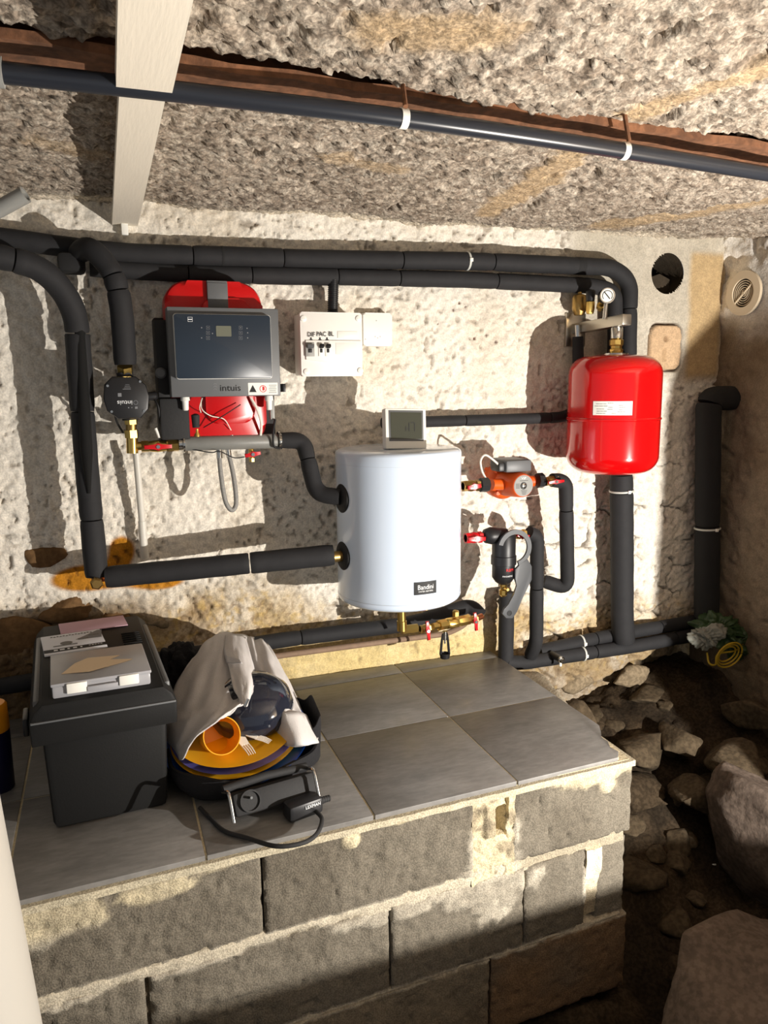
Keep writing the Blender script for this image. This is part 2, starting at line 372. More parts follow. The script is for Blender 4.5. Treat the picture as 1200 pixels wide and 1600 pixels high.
def rock(name, c, s, seed, mt, parent=None, rot=0, sub=4, amp=.16, cut=(.50, .82), pw=.8, **k):
    bm = B(); bmesh.ops.create_icosphere(bm, subdivisions=sub, radius=1)
    R = random.Random(seed); pl = [(Vector((R.uniform(-1, 1), R.uniform(-1, 1), R.uniform(-1, 1))).normalized(), R.uniform(*cut)) for _ in range(12)]
    mr = Matrix.Rotation(rot, 3, 'Z')
    cs = np.array([v.co[:] for v in bm.verts]); nn = fb(cs[:, 0]+cs[:, 2]*.7+seed, cs[:, 1]-cs[:, 2]*.6, .8, seed, 4)
    for v, q in zip(bm.verts, nn):
        p = v.co.copy(); p = Vector([math.copysign(abs(a)**pw, a) for a in p])
        for n_, d_ in pl:
            e = p.dot(n_)-d_
            if e > 0: p -= n_*e*.94
        p *= 1+amp*q
        v.co = Vector(c)+mr @ Vector((p.x*s[0], p.y*s[1], p.z*s[2]))
    return ob(name, bm, mt, parent, 180, **k)
# stones that show in the wall
for i, (px, py, d, s, mt) in enumerate([(112, 950, -.022, (.095, .035, .040), 'brownstone'), (185, 968, -.02, (.05, .03, .026), 'brownstone'), (15, 1000, -.02, (.13, .035, .085), 'brownstone'),
        (70, 868, -.012, (.055, .022, .03), 'brownstone'), (238, 972, -.02, (.05, .03, .03), 'palerock'),
        (985, 1058, -.012, (.085, .035, .05), 'palerock'), (905, 1066, -.012, (.07, .035, .04), 'palerock'), (1035, 1010, -.015, (.05, .03, .05), 'palerock')]):
    rock('stone', W(px, py, d), s, 40+i, M[mt], WB, 0, 3, .12)
def build_wall_right():
    ys = axis_steps((-3.2, -1.0, .06), (-1.0, .05, .007)); zs = axis_steps((-.1, .3, .05), (.3, 1.99, .007))
    y, z = np.meshgrid(ys, zs, indexing='ij')
    h = .016*fb(y, z, .3, 101, 3)+.008*fb(y, z, .07, 111, 3)+.005*fb(y, z, .025, 121, 3)-.007*ss(.78, .9, vn(y, z, .02, 131))
    up = ss(1.60, 1.74, z+.06*fb(y, z, .1, 143, 3)); h = h+up*.014*fb(y, z, .035, 141, 3)
    t = mixc(C(138, 124, 106), C(244, 240, 232), up*.97)  # upper plaster whitened to stand in for the scant lamp light there
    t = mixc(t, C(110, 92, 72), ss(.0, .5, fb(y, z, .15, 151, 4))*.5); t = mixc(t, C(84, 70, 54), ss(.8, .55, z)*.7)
    vy, vz = y+.115, z-1.762; near = ss(.12, .07, np.hypot(vy, vz)); h = h*(1-near)
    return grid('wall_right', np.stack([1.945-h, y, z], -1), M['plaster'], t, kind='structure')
build_wall_right()
BL = lambda x: -.862+(x-.1)*.048           # line of the ceiling beam
def build_ceiling():
    xs = axis_steps((-1.6, -.7, .06), (-.7, -.3, .01), (-.3, 2.0, .0047)); ys = axis_steps((-3.2, -1.4, .06), (-1.4, .06, .0047))
    x, y = np.meshgrid(xs, ys, indexing='ij')
    jx, jy = x+.010*fb(x, y, .03, 3, 3), y+.010*fb(x, y, .03, 5, 3)
    b, b2, hh = worley(jx, jy*1.35, .024, 7); c, c2, h2 = worley(jx*1.1+jy*.3, jy*1.3, .0115, 9)
    h = .016*fb(x, y, .35, 201, 3)+.009*fb(x, y, .09, 211, 3)+.005*(hh-.5)*ss(0, .15, b2-b)+.0060*(h2-.5)*ss(0, .3, c2-c)+.0045*fb(x, y, .011, 221, 2)
    h = h-.012*ss(.80, .9, vn(jx, jy, .04, 223))
    def streak(pts, wd):
        q = [WZ(a, b_, 1.925) for a, b_ in pts]; d = np.full(x.shape, 9.)
        for a, b_ in zip(q, q[1:]):
            e_ = b_-a; L2 = e_.x**2+e_.y**2; tt = np.clip(((x-a.x)*e_.x+(y-a.y)*e_.y)/L2, 0, 1); d = np.minimum(d, np.hypot(x-a.x-tt*e_.x, y-a.y-tt*e_.y))
        return ss(wd, wd*.45, d+.035*fb(x, y, .06, 233, 4))
    wood = np.maximum.reduce([streak([(600, 60), (740, 55)], .07), streak([(1230, 95), (1080, 150), (1010, 170)], .045), streak([(910, 235), (840, 290), (760, 330)], .05), streak([(1240, 300), (1080, 335), (950, 350)], .07), streak([(520, 250), (620, 265)], .04)*.7, streak([(60, 220), (130, 240)], .05)*.6]); h = h*(1-.5*wood)
    t = mixc(C(184, 171, 155), C(146, 132, 117), hh); t = mixc(t, C(200, 189, 173), ss(.62, .95, h2)*.75); t = mixc(t, C(76, 64, 54), ss(.25, .05, h2)*.6)
    t = mixc(t, C(188, 162, 126), wood*.75); t = mixc(t, C(78, 66, 56), ss(.60, .85, fb(x, y, .05, 241, 3))*.6)
    edge = ss(-.14, -.03, y+.03*fb(x, y, .1, 251, 3)); t = mixc(t, C(220, 208, 188), edge*.8); h = h-edge*.012
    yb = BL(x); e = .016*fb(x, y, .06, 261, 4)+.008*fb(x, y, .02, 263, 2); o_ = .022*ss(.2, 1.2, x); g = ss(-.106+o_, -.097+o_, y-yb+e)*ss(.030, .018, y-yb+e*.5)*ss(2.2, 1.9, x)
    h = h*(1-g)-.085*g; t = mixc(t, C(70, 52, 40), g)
    lip = np.exp(-((y-yb+.15)/.03)**2); h = h+.004*lip*hh
    return grid('ceiling', np.stack([x, y, 1.925-h], -1), M['ceil'], t, kind='structure')
build_ceiling()
def build_floor():
    xs = axis_steps((-1.6, .8, .06), (.8, 2.3, .012), (2.3, 2.6, .1)); ys = axis_steps((-3.2, -1.6, .06), (-1.6, .12, .012))
    x, y = np.meshgrid(xs, ys, indexing='ij')
    z = .03+.37*ss(-.80, .02, y)*ss(1.0, 1.25, x)+.035*fb(x, y, .22, 301, 4)+.03*fb(x, y, .07, 311, 4)+.012*fb(x, y, .02, 315, 3)
    z = z+.10*ss(1.5, 1.95, x)
    t = mixc(C(44, 37, 29), C(66, 55, 42), ss(-.2, .5, fb(x, y, .1, 321, 4)))
    return grid('floor', np.stack([x, y, z], -1), M['earth'], t, kind='structure')
FL = build_floor()
for i, (px, py, z, s, mt, r) in enumerate([(925, 1105, .42, (.07, .08, .05), 'rock', .2), (1000, 1150, .40, (.10, .10, .07), 'rock', .5), (1060, 1140, .42, (.08, .07, .05), 'rock', .9),
        (1010, 1075, .46, (.09, .06, .04), 'rock', .1), (1085, 1225, .33, (.10, .08, .05), 'rock', .4), (1150, 1170, .42, (.10, .12, .06), 'rock', .1),
        (960, 1190, .36, (.06, .05, .04), 'rock', .7), (1030, 1230, .26, (.05, .05, .03), 'rock', .3), (1180, 1090, .5, (.07, .1, .06), 'rock', .3)]):
    rock('stone', WZ(px, py, z)-Vector((0, 0, s[2]*.75)), s, 60+i, M[mt], FL, r, 3, .2)
R_ = random.Random(21)
for i in range(34):
    x_, y_ = R_.uniform(1.16, 1.88), R_.uniform(-.85, -.06); sz = R_.choice((.03, .035, .045, .06, .075)); s_ = (sz*R_.uniform(.9, 1.4), sz*R_.uniform(.8, 1.2), sz*R_.uniform(.5, .8))
    z_ = .03+.37*ss(-.80, .02, y_)+.10*ss(1.5, 1.95, x_)
    rock('stone', (x_, y_, float(z_)-s_[2]*.15), s_, 200+i, M['rock' if i % 4 else 'earthstone'], FL, R_.uniform(0, 3), 3, .25)
rock('boulder', (1.645, -.60, .25), (.12, .16, .19), 83, M['boulder'], None, .3, 5, .16, (.72, .95), .65, label='upright boulder at the right edge with a sunlit top', cat='stone', group='boulders on the earth floor')
rock('boulder', (1.19, -1.06, .11), (.31, .21, .25), 95, M['boulder'], None, .12, 5, .10, (.82, 1.0), .55, label='big flat-topped purplish boulder in the lower right corner', cat='stone', group='boulders on the earth floor')
q = WZ(1112, 1345, .125); ob('plastic_curl', tube(B(), [q+Vector((.016*math.cos(t), .018*math.sin(t), 0)) for t in np.linspace(1.2, 4.6, 16)], .0022, 8), M['white'], label='tiny white curl of plastic lying on the dark earth', cat='litter')
# light blockers added out of frame: ledge under the lamp, thin pier beside it
bm = B(); box(bm, (1.45, -1.90, .3595), (1.1, .70, .719), bev=.004); ob('light_blocker', bm, M['rock'], kind='structure')
bm = B(); prism(bm, [(0, .2), (.33, .2), (.33, 1.85), (.10, 1.25), (.066, 1.13), (.056, 1.093), (.049, 1.065), (.005, 1.025), (0, 1.0)], (1.600, -1.38, 0), depth=.05); ob('light_blocker', bm, M['rock'], kind='structure')

# rusty beam, conduit, planks
bm = B()
p0, p1 = Vector((-.75, BL(-.75)-.052, 1.912)), Vector((1.95, BL(1.95)-.052, 1.912)); u = (p1-p0)
n_ = 60; a = []
for i in range(n_+1):
    c = p0+u*i/n_; j = .002*math.sin(i*1.7)
    a.append([bm.verts.new(c+Vector((0, dy, dz+j))) for dy, dz in ((-.052, 0), (.05, 0), (.05, .012), (.006, .012), (.006, .09), (-.006, .09), (-.006, .012), (-.052, .012))])
for q, r in zip(a, a[1:]):
    for k in range(8): bm.faces.new((q[k], q[(k+1) % 8], r[(k+1) % 8], r[k]))
ob('steel_beam', bm, M['rust'], None, label='rusty steel beam embedded in the rough ceiling above the black conduit', cat='beam')
cp = [WZ(px, py, 1.872) for px, py in ((-160, 96), (0, 113), (300, 146), (600, 181), (900, 224), (1200, 272), (1300, 290))]
cn = thing('black_conduit', 'long black plastic conduit running under the ceiling across the whole picture', 'pipe', cp[3])
ob('conduit_tube', tube(B(), spline(cp, 12), .0128, 20), M['conduit'], cn)
q0, q1 = WZ(-30, 110, 1.872), WZ(5, 113.5, 1.872); ob('coupling', cyl(B(), q0, q1, .0175, 24), M['greypvc'], cn)
for px, py, hx, hy in ((629, 185, 625, 150), (975, 236, 969, 195)):
    p = WZ(px, py, 1.872); nb = WZ(px+8, py+1, 1.872)
    st = ob('cable_tie', lathe(B(), p-(nb-p)*.6, nb-p, [(0, .0142), (.011, .0142)], 20), M['white'], cn)
    hp = WZ(hx, hy, 1.91)
    ob('nail', cyl(B(), p+Vector((0, -.012, .012)), Vector((hp.x, hp.y-.01, 1.925)), .0038, 8), M['rust'], cn)
def plank(label, y0, y1, xa, xb, wa, wb, z, t):
    o = thing('ceiling_plank', label, 'plank', ((xa+xb)/2, (y0+y1)/2, z-t), 'white planks under the ceiling')
    bm = B(); pts = [(xa-wa/2, y0), (xa+wa/2, y0), (xb+wb/2, y1), (xb-wb/2, y1)]
    prism(bm, pts, (0, 0, z-t), X, Y, t, .002); ob('board', bm, M['plank'], o)
    bm = B(); box(bm, (xa, y0-.0006, z-t/2), (wa-.004, .001, t-.004)); ob('end_grain', bm, M['woodend'], o)
plank('narrow white painted plank whose end hangs behind the black conduit', -1.02, .0, .082, .088, .060, .060, 1.905, .022)
plank('wider white painted plank reaching the top edge of the picture', -1.45, -.985, .075, .080, .070, .068, 1.888, .022)
bm = B(); box(bm, (.086, -.02, 1.872), (.016, .014, .03), bev=.002); ob('plank_peg', bm, M['white'], label='small white peg between the plank end and the black pipes', cat='peg')
g0, g1 = W(-45, 350, .30), W(40, 304, .34)
ob('grey_conduit', lathe(B(), g0, g1-g0, [(0, .016), ((g1-g0).length, .016), ((g1-g0).length, .012), ((g1-g0).length-.03, .012)], 20), M['greypvc'], label='cut end of grey plastic pipe at the left edge under the ceiling', cat='pipe')

# ------------------------------------------------------------------ tiled block bench
YF = lambda x: -.788+.0415*x
bench = thing('masonry_bench', 'tiled bench of grey concrete blocks standing against the white wall', 'bench', (.3, -.4, 0))
bm = B(); prism(bm, [(-1.2, YF(-1.2)+.16), (1.03, YF(1.03)+.12), (1.03, -.02), (-1.2, -.02)], (0, 0, 0), X, Y, .63); ob('core', bm, M['greymortar'], bench)
def smear(x, z):
    n1 = fb(x, z, .06, 401, 4); n2 = fb(x, z, .02, 411, 3); s = np.zeros(x.shape)
    def blob(cx, cz, rx, rz, k=1): return k*np.exp(-((x-cx)/rx)**2-((z-cz)/rz)**2)
    s = np.maximum(s, blob(-.14, .61, .12, .042, 1.1)); s = np.maximum(s, blob(.03, .617, .09, .026)); s = np.maximum(s, blob(.14, .638, .07, .012))
    s = np.maximum(s, blob(.40, .622, .022, .022)); s = np.maximum(s, blob(.53, .64, .05, .012)); s = np.maximum(s, blob(1.0, .648, .12, .05, 1.2)); s = np.maximum(s, blob(1.02, .60, .05, .03, .8)); s = np.maximum(s, blob(.86, .645, .06, .02))
    s = np.maximum(s, blob(.72, .50, .075, .17, 1.15)); s = np.maximum(s, blob(.66, .44, .12, .05)); s = np.maximum(s, blob(.82, .43, .10, .04, .7)); s = np.maximum(s, blob(.975, .38, .022, .07, 1.1))
    s = np.maximum(s, 1.0*np.exp(-((z-.461+.008*n1)/.015)**2)*ss(.9, .7, x)); s = np.maximum(s, .9*np.exp(-((z-.259)/.009)**2)); s = np.maximum(s, .8*np.exp(-((z-.44)/.03)**2)*ss(.2, .45, x)*ss(.95, .7, x))
    return ss(.42, .62, s+.34*n1+.16*n2)
def block(x0, x1, z0, z1, seed, push=0, tone=(116, 109, 97), end=False):
    xs = np.linspace(x0, x1, max(3, int((x1-x0)/.006))); zs = np.linspace(z0, z1, max(3, int((z1-z0)/.006)))
    x, z = np.meshgrid(xs, zs, indexing='ij')
    e = np.minimum(np.minimum(x-x0, x1-x), np.minimum(z-z0, z1-z)); n = fb(x, z, .03, seed, 3)
    h = .003*n+.0022*fb(x, z, .012, seed+7, 2)-.004*ss(.72, .86, vn(x, z, .012, seed+9))-.0045*np.exp(-e/(.003+.0018*n))
    sm = smear(x, z); h = h+sm*(.003+.003*fb(x, z, .02, 431, 3))
    t = mixc(C(*tone), C(96, 89, 78), ss(-.2, .5, fb(x, z, .12, seed+3, 4))*.6)
    t = mixc(t, C(100, 78, 56), ss(.25, .05, z)*.35); cream = mixc(C(176, 168, 152), C(206, 193, 162), ss(.56, .60, z)); t = t*(1-(sm*(.6+.4*ss(-.3, .4, n)))[..., None])+cream*(sm*(.6+.4*ss(-.3, .4, n)))[..., None]
    grid('concrete_block', np.stack([x, YF(x)-h-push, z], -1), M['block'], t, parent=bench, slab=(0, .155, 0), angle=60)
for i, (a, b) in enumerate(((-1.2, -.79), (-.78, -.275), (-.268, .2235), (.2275, .672), (.768, 1.085))): block(a, b, .470, .641, 500+i*20, .002*(i % 2))
for i, (a, b) in enumerate(((-1.1, -.50), (-.49, .006), (.013, .4805), (.4845, .800), (.803, .965), (1.0, 1.080))): block(a, b, .263, .452, 620+i*20, (0, .001, .0, .002, 0, -.008)[i])
for i, (a, b) in enumerate(((-1.2, -.78), (-.77, -.275), (-.268, .225), (.232, .716), (.722, 1.088))): block(a, b, .062, .255, 760+i*20, .001*(i % 2), (122, 112, 96) if i < 4 else (112, 90, 68))
def joint(x0, x1, z0, z1, seed, rec, tone):
    xs = np.linspace(x0, x1, max(4, int((x1-x0)/.008))); zs = np.linspace(z0, z1, max(4, int((z1-z0)/.005))); x, z = np.meshgrid(xs, zs, indexing='ij')
    h = .004*fb(x, z, .02, seed, 4)-rec; sm = smear(x, z); h = h+sm*.006
    t = mixc(C(*tone), C(192, 182, 162), sm)
    grid('mortar_joint', np.stack([x, YF(x)-h, z], -1), M['block'], t, parent=bench, slab=(0, .1, 0), angle=60)
joint(-1.2, 1.07, .446, .476, 801, .006, (160, 150, 130)); joint(-1.2, 1.07, .252, .266, 803, .010, (90, 80, 68))
joint(.221, .230, .475, .641, 805, .016, (40, 34, 28)); joint(.005, .014, .27, .45, 807, .012, (96, 86, 72)); joint(.478, .487, .27, .45, 809, .016, (46, 40, 34)); joint(.715, .723, .07, .25, 811, .012, (70, 60, 50)); joint(.224, .233, .07, .25, 811, .012, (70, 60, 50))
def broken_joint():
    xs = np.linspace(.668, .772, 34); zs = np.linspace(.446, .641, 60); x, z = np.meshgrid(xs, zs, indexing='ij')
    h = .006*fb(x, z, .03, 821, 4)+.004*fb(x, z, .012, 823, 3)
    cav = ss(.014, .008, np.abs(x-.735+.02*(z-.6)))*ss(.035, .028, np.abs(z-.583)); h = h-.05*cav
    lump = ss(.018, .010, np.abs(x-.712))*ss(.04, .03, np.abs(z-.585)); h = h+.006*lump
    crack = ss(.003, .001, np.abs(x-.752+.01*fb(x, z, .05, 825, 2)))*ss(.53, .55, z); h = h-.012*crack
    t = mixc(C(206, 192, 160), C(150, 138, 116), ss(-.1, .4, fb(x, z, .03, 827, 3))); t = mixc(t, C(140, 128, 108), lump*.6)
    grid('mortar_joint', np.stack([x, YF(x)-h, z], -1), M['block'], t, parent=bench, slab=(0, .1, 0), angle=60)
broken_joint()
xs = np.linspace(.962, 1.004, 12); zs = np.linspace(.28, .452, 40); x, z = np.meshgrid(xs, zs, indexing='ij')
grid('mortar_joint', np.stack([x, YF(x)-.006*fb(x, z, .03, 841, 3)+.012-.014*ss(.34, .40, z), z], -1), M['block'], mixc(C(150, 138, 116), C(224, 212, 184), ss(.32, .37, z+.02*fb(x, z, .02, 3, 2))), parent=bench, slab=(0, .1, 0), angle=60)
xs = np.linspace(-1.2, 1.086, 380); zs = np.linspace(.634, .6475, 6); x, z = np.meshgrid(xs, zs, indexing='ij')
grid('mortar_bed', np.stack([x, YF(x)-.0045-.003*fb(x, z, .03, 851, 4), z], -1), M['block'], np.broadcast_to(C(190, 180, 156), x.shape+(3,)).copy(), parent=bench, slab=(0, .30, 0), angle=60)
bm = B(); prism(bm, [(-1.2, YF(-1.2)+.03), (1.075, YF(1.07)+.004), (1.085, -.6), (1.098, -.02), (-1.2, -.02)], (0, 0, .636), X, Y, .0125); ob('mortar_bed', bm, M['mortar'], bench)
XC = (-1.186, -.859, -.532, -.205, .126, .453, .781, 1.106); YR = (.03, -.118, -.438, -.77)
YT = lambda i, x: (-.012 if i == 0 else YR[i]+.0415*x+ (.022 if i == 3 else .0))
for c in range(7):
    for r in range(3):
        a, b = XC[c]+.0022, XC[c+1]-.0022
        if r == 2: fy = lambda x: YF(x)+.006
        else: fy = lambda x: YT(r+1, x)+.0022
        by = lambda x: YT(r, x)-.0022
        pts = [(a, fy(a)), (b, fy(b)), (b, by(b)), (a, by(a))]
        if c == 6 and r == 2: pts = [(a, fy(a)), (1.045, fy(1.045)), (1.064, -.715), (1.058, -.69), (1.072, -.665), (1.070, -.640), (1.088, -.615), (1.104, -.585), (b, -.56), (b, by(b)), (a, by(a))]
        bm = B(); prism(bm, pts, (0, 0, .6475), X, Y, .0095+.0004*((c*7+r*3) % 3), .0008); ob('tile', bm, M['tile'], bench)
bm = B(); prism(bm, [(-1.2, YF(-1.2)+.010), (1.05, YF(1.05)+.010), (1.062, -.70), (1.066, -.66), (1.07, -.64), (1.10, -.58), (1.1, -.02), (-1.2, -.02)], (0, 0, .6482), X, Y, .0072); ob('grout', bm, M['mortar'], bench)
# mortar fillet beside the pipes
rock('mortar_fillet', (1.145, -.20, .60), (.05, .22, .04), 871, M['greymortar'], WB, .0, 4, .35)
rock('stone', (1.19, -.36, .545), (.07, .10, .06), 877, M['rock'], WB, .3, 4, .25)

# ------------------------------------------------------------------ insulated pipes
def sleeves(parent, path, r, splits=(), n=18, m_='foam'):
    L = [0]
    for a, b in zip(path, path[1:]): L.append(L[-1]+(b-a).length)
    cuts = [0]+[s*L[-1] for s in splits]+[L[-1]]
    for i in range(len(cuts)-1):
        lo, hi = cuts[i]+(.0015 if i else 0), cuts[i+1]-(.0015 if i < len(cuts)-2 else 0)
        pts = []
        for k in range(len(path)-1):
            for t in (0,):
                if lo < L[k] < hi: pts.append(path[k])
        def at(s):
            for k in range(len(path)-1):
                if L[k+1] >= s: return path[k].lerp(path[k+1], (s-L[k])/max(1e-9, L[k+1]-L[k]))
            return path[-1]
        pts = [at(lo)]+[p for p in pts if (p-at(lo)).length > .003 and (p-at(hi)).length > .003]+[at(hi)]
        q = 1+.02*((i*37) % 3-1)
        ends = [r*q*.93]+[r*q*(1+.012*math.sin(j*.9+i)) for j in range(len(pts)-2)]+[r*q*.93]
        if len(pts) > 4: ends[1] = r*q*.995; ends[-2] = r*q*.995
        ob('foam_sleeve', tube(B(), pts, ends, n), M[m_], parent, 60)
def ipipe(label, pts, r, rad=.06, splits=(), ties=(), bands=(), m_='foam', core=True):
    path = rpath(pts, rad); o = thing('insulated_pipe', label, 'pipe', path[len(path)//2], 'black insulated heating pipes')
    sleeves(o, path, r, splits, m_=m_)
    def near(p): 
        k = min(range(len(path)), key=lambda i: (path[i]-p).length); return path[k], (path[min(k+1, len(path)-1)]-path[max(k-1, 0)]).normalized()
    for p in ties:
        c, t = near(Vector(p)); ob('cable_tie', lathe(B(), c-t*.003, t, [(0, r*1.03), (.002, r*1.06), (.005, r*1.06), (.006, r*1.03)], 24), M['sackwhite'], o)
        u_ = frame(t)[1]; bm = B(); box(bm, c-Y*r*1.08, (.010, .006, .010), bev=.001); ob('tie_head', bm, M['white'], o)
    for p, wd in bands:
        c, t = near(Vector(p)); ob('tape_band', lathe(B(), c-t*wd/2, t, [(0, r*.98), (.003, r*1.035), (wd-.003, r*1.035), (wd, r*.98)], 24), M['darkfoam'], o)
    return o
D1 = .055
ipipe('upper of the two black insulated pipes along the top of the wall', [W(-160, 350, D1), W(0, 372, D1), W(180, 396, D1), W(500, 405, D1), W(740, 408, D1), W(958, 418, D1), W(984, 440, D1), W(980, 700, .075), W(978, 740, .08)], .0245, .08,
      (.16, .25, .34, .47, .58, .80), [W(731, 420, D1)], [(W(905, 420, D1), .03), (W(345, 400, D1), .012)])
D2 = .052
ipipe('lower of the two black insulated pipes along the top of the wall', [W(140, 418, D2), W(300, 428, D2), W(500, 432, D2), W(728, 437, D2), W(930, 447, D2), W(961, 456, D2+.012), W(961, 600, .07)], .0225, .055,
      (.13, .22, .35, .45, .62), [], [(W(905, 445, D2), .026)])
ipipe('thick black insulated pipe curving down along the left side of the wall', [W(-150, 380, .22), W(0, 400, .20), W(70, 420, .17), W(118, 480, .13), W(133, 700, .115), W(151, 900, .12)], .0275, .10, (.20, .42, .60, .86))
bm = B(); p = W(127, 560, .142); lathe(bm, W(124, 500, .143), W(140, 790, .143)-W(124, 500, .143), [(0, .004), (.03, .012), (.3, .014), (.40, .004)], 12)
ob('sleeve_slit', bm, M['black'], bpy.data.objects[[o.name for o in bpy.data.objects if o.get('label', '').startswith('thick black insulated pipe curving')][0]])
eb = thing('elbow_fitting', 'elbow of copper and brass where the left black pipes meet', 'fitting', W(152, 905, .13))
ob('fitting_body', lathe(B(), W(151, 903, .10), -Y, [(0, .012), (.05, .012), (.05, .015), (.062, .015), (.066, .011)], 6), M['oldbrass'], eb)
ob('pipe_stub', lathe(B(), W(152, 903, .12), W(175, 900, .13)-W(152, 903, .12), [(0, .011), (.05, .011)], 16), M['copper'], eb)
ipipe('straight black insulated pipe running level into the lower left tank port', [W(166, 902, .13), W(521, 867, .222)], .0275, .02, (.62,))
ipipe('black insulated pipe bending over and down to the round black pump', [W(122, 396, .08), W(140, 384, .13), W(178, 425, .15), W(190, 480, .15), W(196, 570, .15)], .0255, .06, (.40, .50))
bm = B(); rr_ = W(112, 412, .07); box(bm, rr_, (.06, .07, .045), bev=.012); ob('pipe_bend_cover', bm, M['darkfoam'], label='dark foam bundle covering the pipe joint at upper left', cat='pipe')
ipipe('short black insulated pipe stepping down from the boiler to the tank', [W(440, 688, .14), W(474, 688, .145), W(494, 772, .19), W(532, 777, .226)], .0215, .055, (.40,))
ipipe('thin black insulated pipe behind the thermometer and the red vessel', [W(597, 661, .04), W(800, 655, .04), W(880, 652, .05), W(904, 640, .05), W(903, 526, .05)], .0165, .05, (.30, .63))
ipipe('black insulated pipe dropping from the orange pump and hooking back left', [W(862, 750, .165), W(884, 752, .16), W(887, 920, .12), W(850, 908, .09)], .0215, .05, (.3,))
ipipe('black insulated pipe looping down from the filter to the floor pipe', [W(826, 832, .165), W(839, 838, .16), W(838, 1005, .13), W(829, 1024, .10)], .021, .045, (.45,))
ipipe('straight black insulated pipe standing below the black filter', [W(792, 925, .07), W(790, 1037, .08)], .0245, .02)
LP = [W(790, 1034, .085), W(815, 1036, .085), W(1000, 1008, .075), W(1095, 990, .06), W(1150, 985, .05)]
ipipe('lower black insulated pipe along the foot of the wall at right', LP, .0225, .03, (.35, .70), [W(912, 1018, .08)])
ipipe('upper black insulated pipe along the foot of the wall at right', [W(842, 1018, .06), W(930, 998, .055), W(1000, 985, .05), W(1090, 970, .04), W(1150, 962, .03)], .022, .03, (.26, .58), [W(907, 1003, .057)])
ipipe('thick wrapped black pipe standing below the red vessel', [W(971, 742, .09), W(972, 860, .085), W(972, 965, .085), W(975, 1002, .085)], .036, .03, (.10,), [W(971, 766, .09)], m_='foam')
ipipe('dark insulated pipe standing in the right hand corner', [W(1150, 622, .07), W(1107, 622, .07), W(1104, 965, .08)], .040, .035, (.14, .62), [W(1104, 826, .075)], m_='darkfoam')
ipipe('black insulated pipe low on the wall behind the bag and tank', [W(-120, 1090, .07), W(20, 1070, .07), W(280, 1026, .07), W(440, 1000, .06), W(640, 975, .05), W(735, 946, .07), W(752, 962, .10)], .0215, .04, (.3, .62))
th = thing('copper_pipe', 'thin dusty copper pipe running under the black pipe behind the bag', 'pipe', W(560, 1012, .03))
ob('pipe_run', tube(B(), rpath([W(300, 1046, .04), W(440, 1024, .04), W(620, 1000, .045), W(700, 990, .05), W(728, 975, .07), W(733, 962, .09)], .03), .0085, 14), M['dustycopper'], th)
bm = B(); cyl(bm, W(716, 441, D2), W(729, 441, D2), .012, 18); ob('copper_sleeve', bm, M['copper'], label='bare bit of copper pipe showing in a gap of the lower top pipe', cat='pipe')

# ------------------------------------------------------------------ valves
def bowtie(bm, c, u, v, L, wd, t):
    pts = [(-L, -wd*.55), (-L*.3, -wd*.42), (0, -wd), (L*.3, -wd*.42), (L, -wd*.55), (L, wd*.55), (L*.3, wd*.42), (0, wd), (-L*.3, wd*.42), (-L, wd*.55)]
    prism(bm, pts, c, u, v, t, .0015)
def valve(label, p, ax, L=.05, r=.011, hand=X, up=None, hl=.024, hw=.010, bodym='brass', out=.018, ends=(1, 1)):
    p = Vector(p); ax = Vector(ax).normalized(); o = thing('ball_valve', label, 'valve', p, 'red-handled ball valves')
    bm = B(); lathe(bm, p-ax*L/2, ax, [(0, r*.85), (L*.12, r*.85), (L*.3, r*1.15), (L*.5, r*1.3), (L*.7, r*1.15), (L*.88, r*.85), (L, r*.85)], 18); ob('body', bm, M[bodym], o)
    for s, k in zip((-1, 1), ends):
        if k: ob('nut', hexn(B(), p+ax*s*L*.5, p+ax*s*L*.28, r*1.28), M[bodym], o)
    ob('spindle', cyl(B(), p, p-Y*(out+.002), r*.55, 12), M[bodym], o)
    hand = Vector(hand).normalized(); v = hand.cross(Y).normalized(); v = v if hand.cross(v).y < 0 else -v
    bm = B(); bowtie(bm, p-Y*out, hand, v, hl, hw, .006); hd = ob('handle', bm, M['redpl'], o)
    bm = B(); cyl(bm, p-Y*(out+.005), p-Y*(out+.0085), .0048, 6); ob('screw', bm, M['chrome'], hd)
    return o

# ------------------------------------------------------------------ boiler
d0 = .205
TL, TR, BR_, BL_ = W(258, 480, d0), W(432, 482, d0), W(440, 617, d0), W(270, 622, d0)
bx0, bx1 = (TL.x+BL_.x)/2, (TR.x+BR_.x)/2; bz0, bz1 = (BL_.z+BR_.z)/2, (TL.z+TR.z)/2; bcx, bcz = (bx0+bx1)/2, (bz0+bz1)/2; bw, bh = bx1-bx0, bz1-bz0
bo = thing('electric_boiler', 'grey electric boiler with dark glass front and red tank behind it', 'boiler', (bcx, 0, bz0-.12))
bm = B(); zlo = W(270, 700, .06).z; xl_, xr_ = W(243, 560, .08).x, bx1+.012; box(bm, ((xl_+xr_)/2, -.05, (bz1+zlo)/2-.01), (xr_-xl_, .06, bz1-zlo-.01), bev=.004); ob('back_panel', bm, M['blackmatte'], bo)
vt = W(330, 441, .12).z; vb = zlo+.005
bm = B(); pts = rrect(W(408, 470, .13).x-W(256, 470, .13).x, vt-vb, .055, 8); prism(bm, pts, ((W(408, 470, .13).x+W(256, 470, .13).x)/2, -.07, (vt+vb)/2), depth=.075, bev=.014); rv = ob('red_tank', bm, M['redpaint'], bo)
bm = B(); prism(bm, rrect(.12, .30, .03), (bcx+.015, -.145, bcz-.02), depth=.012, bev=.005); ob('tank_boss', bm, M['redpaint'], rv)
sx0, sx1 = W(323, 450, .15).x, W(355, 450, .15).x
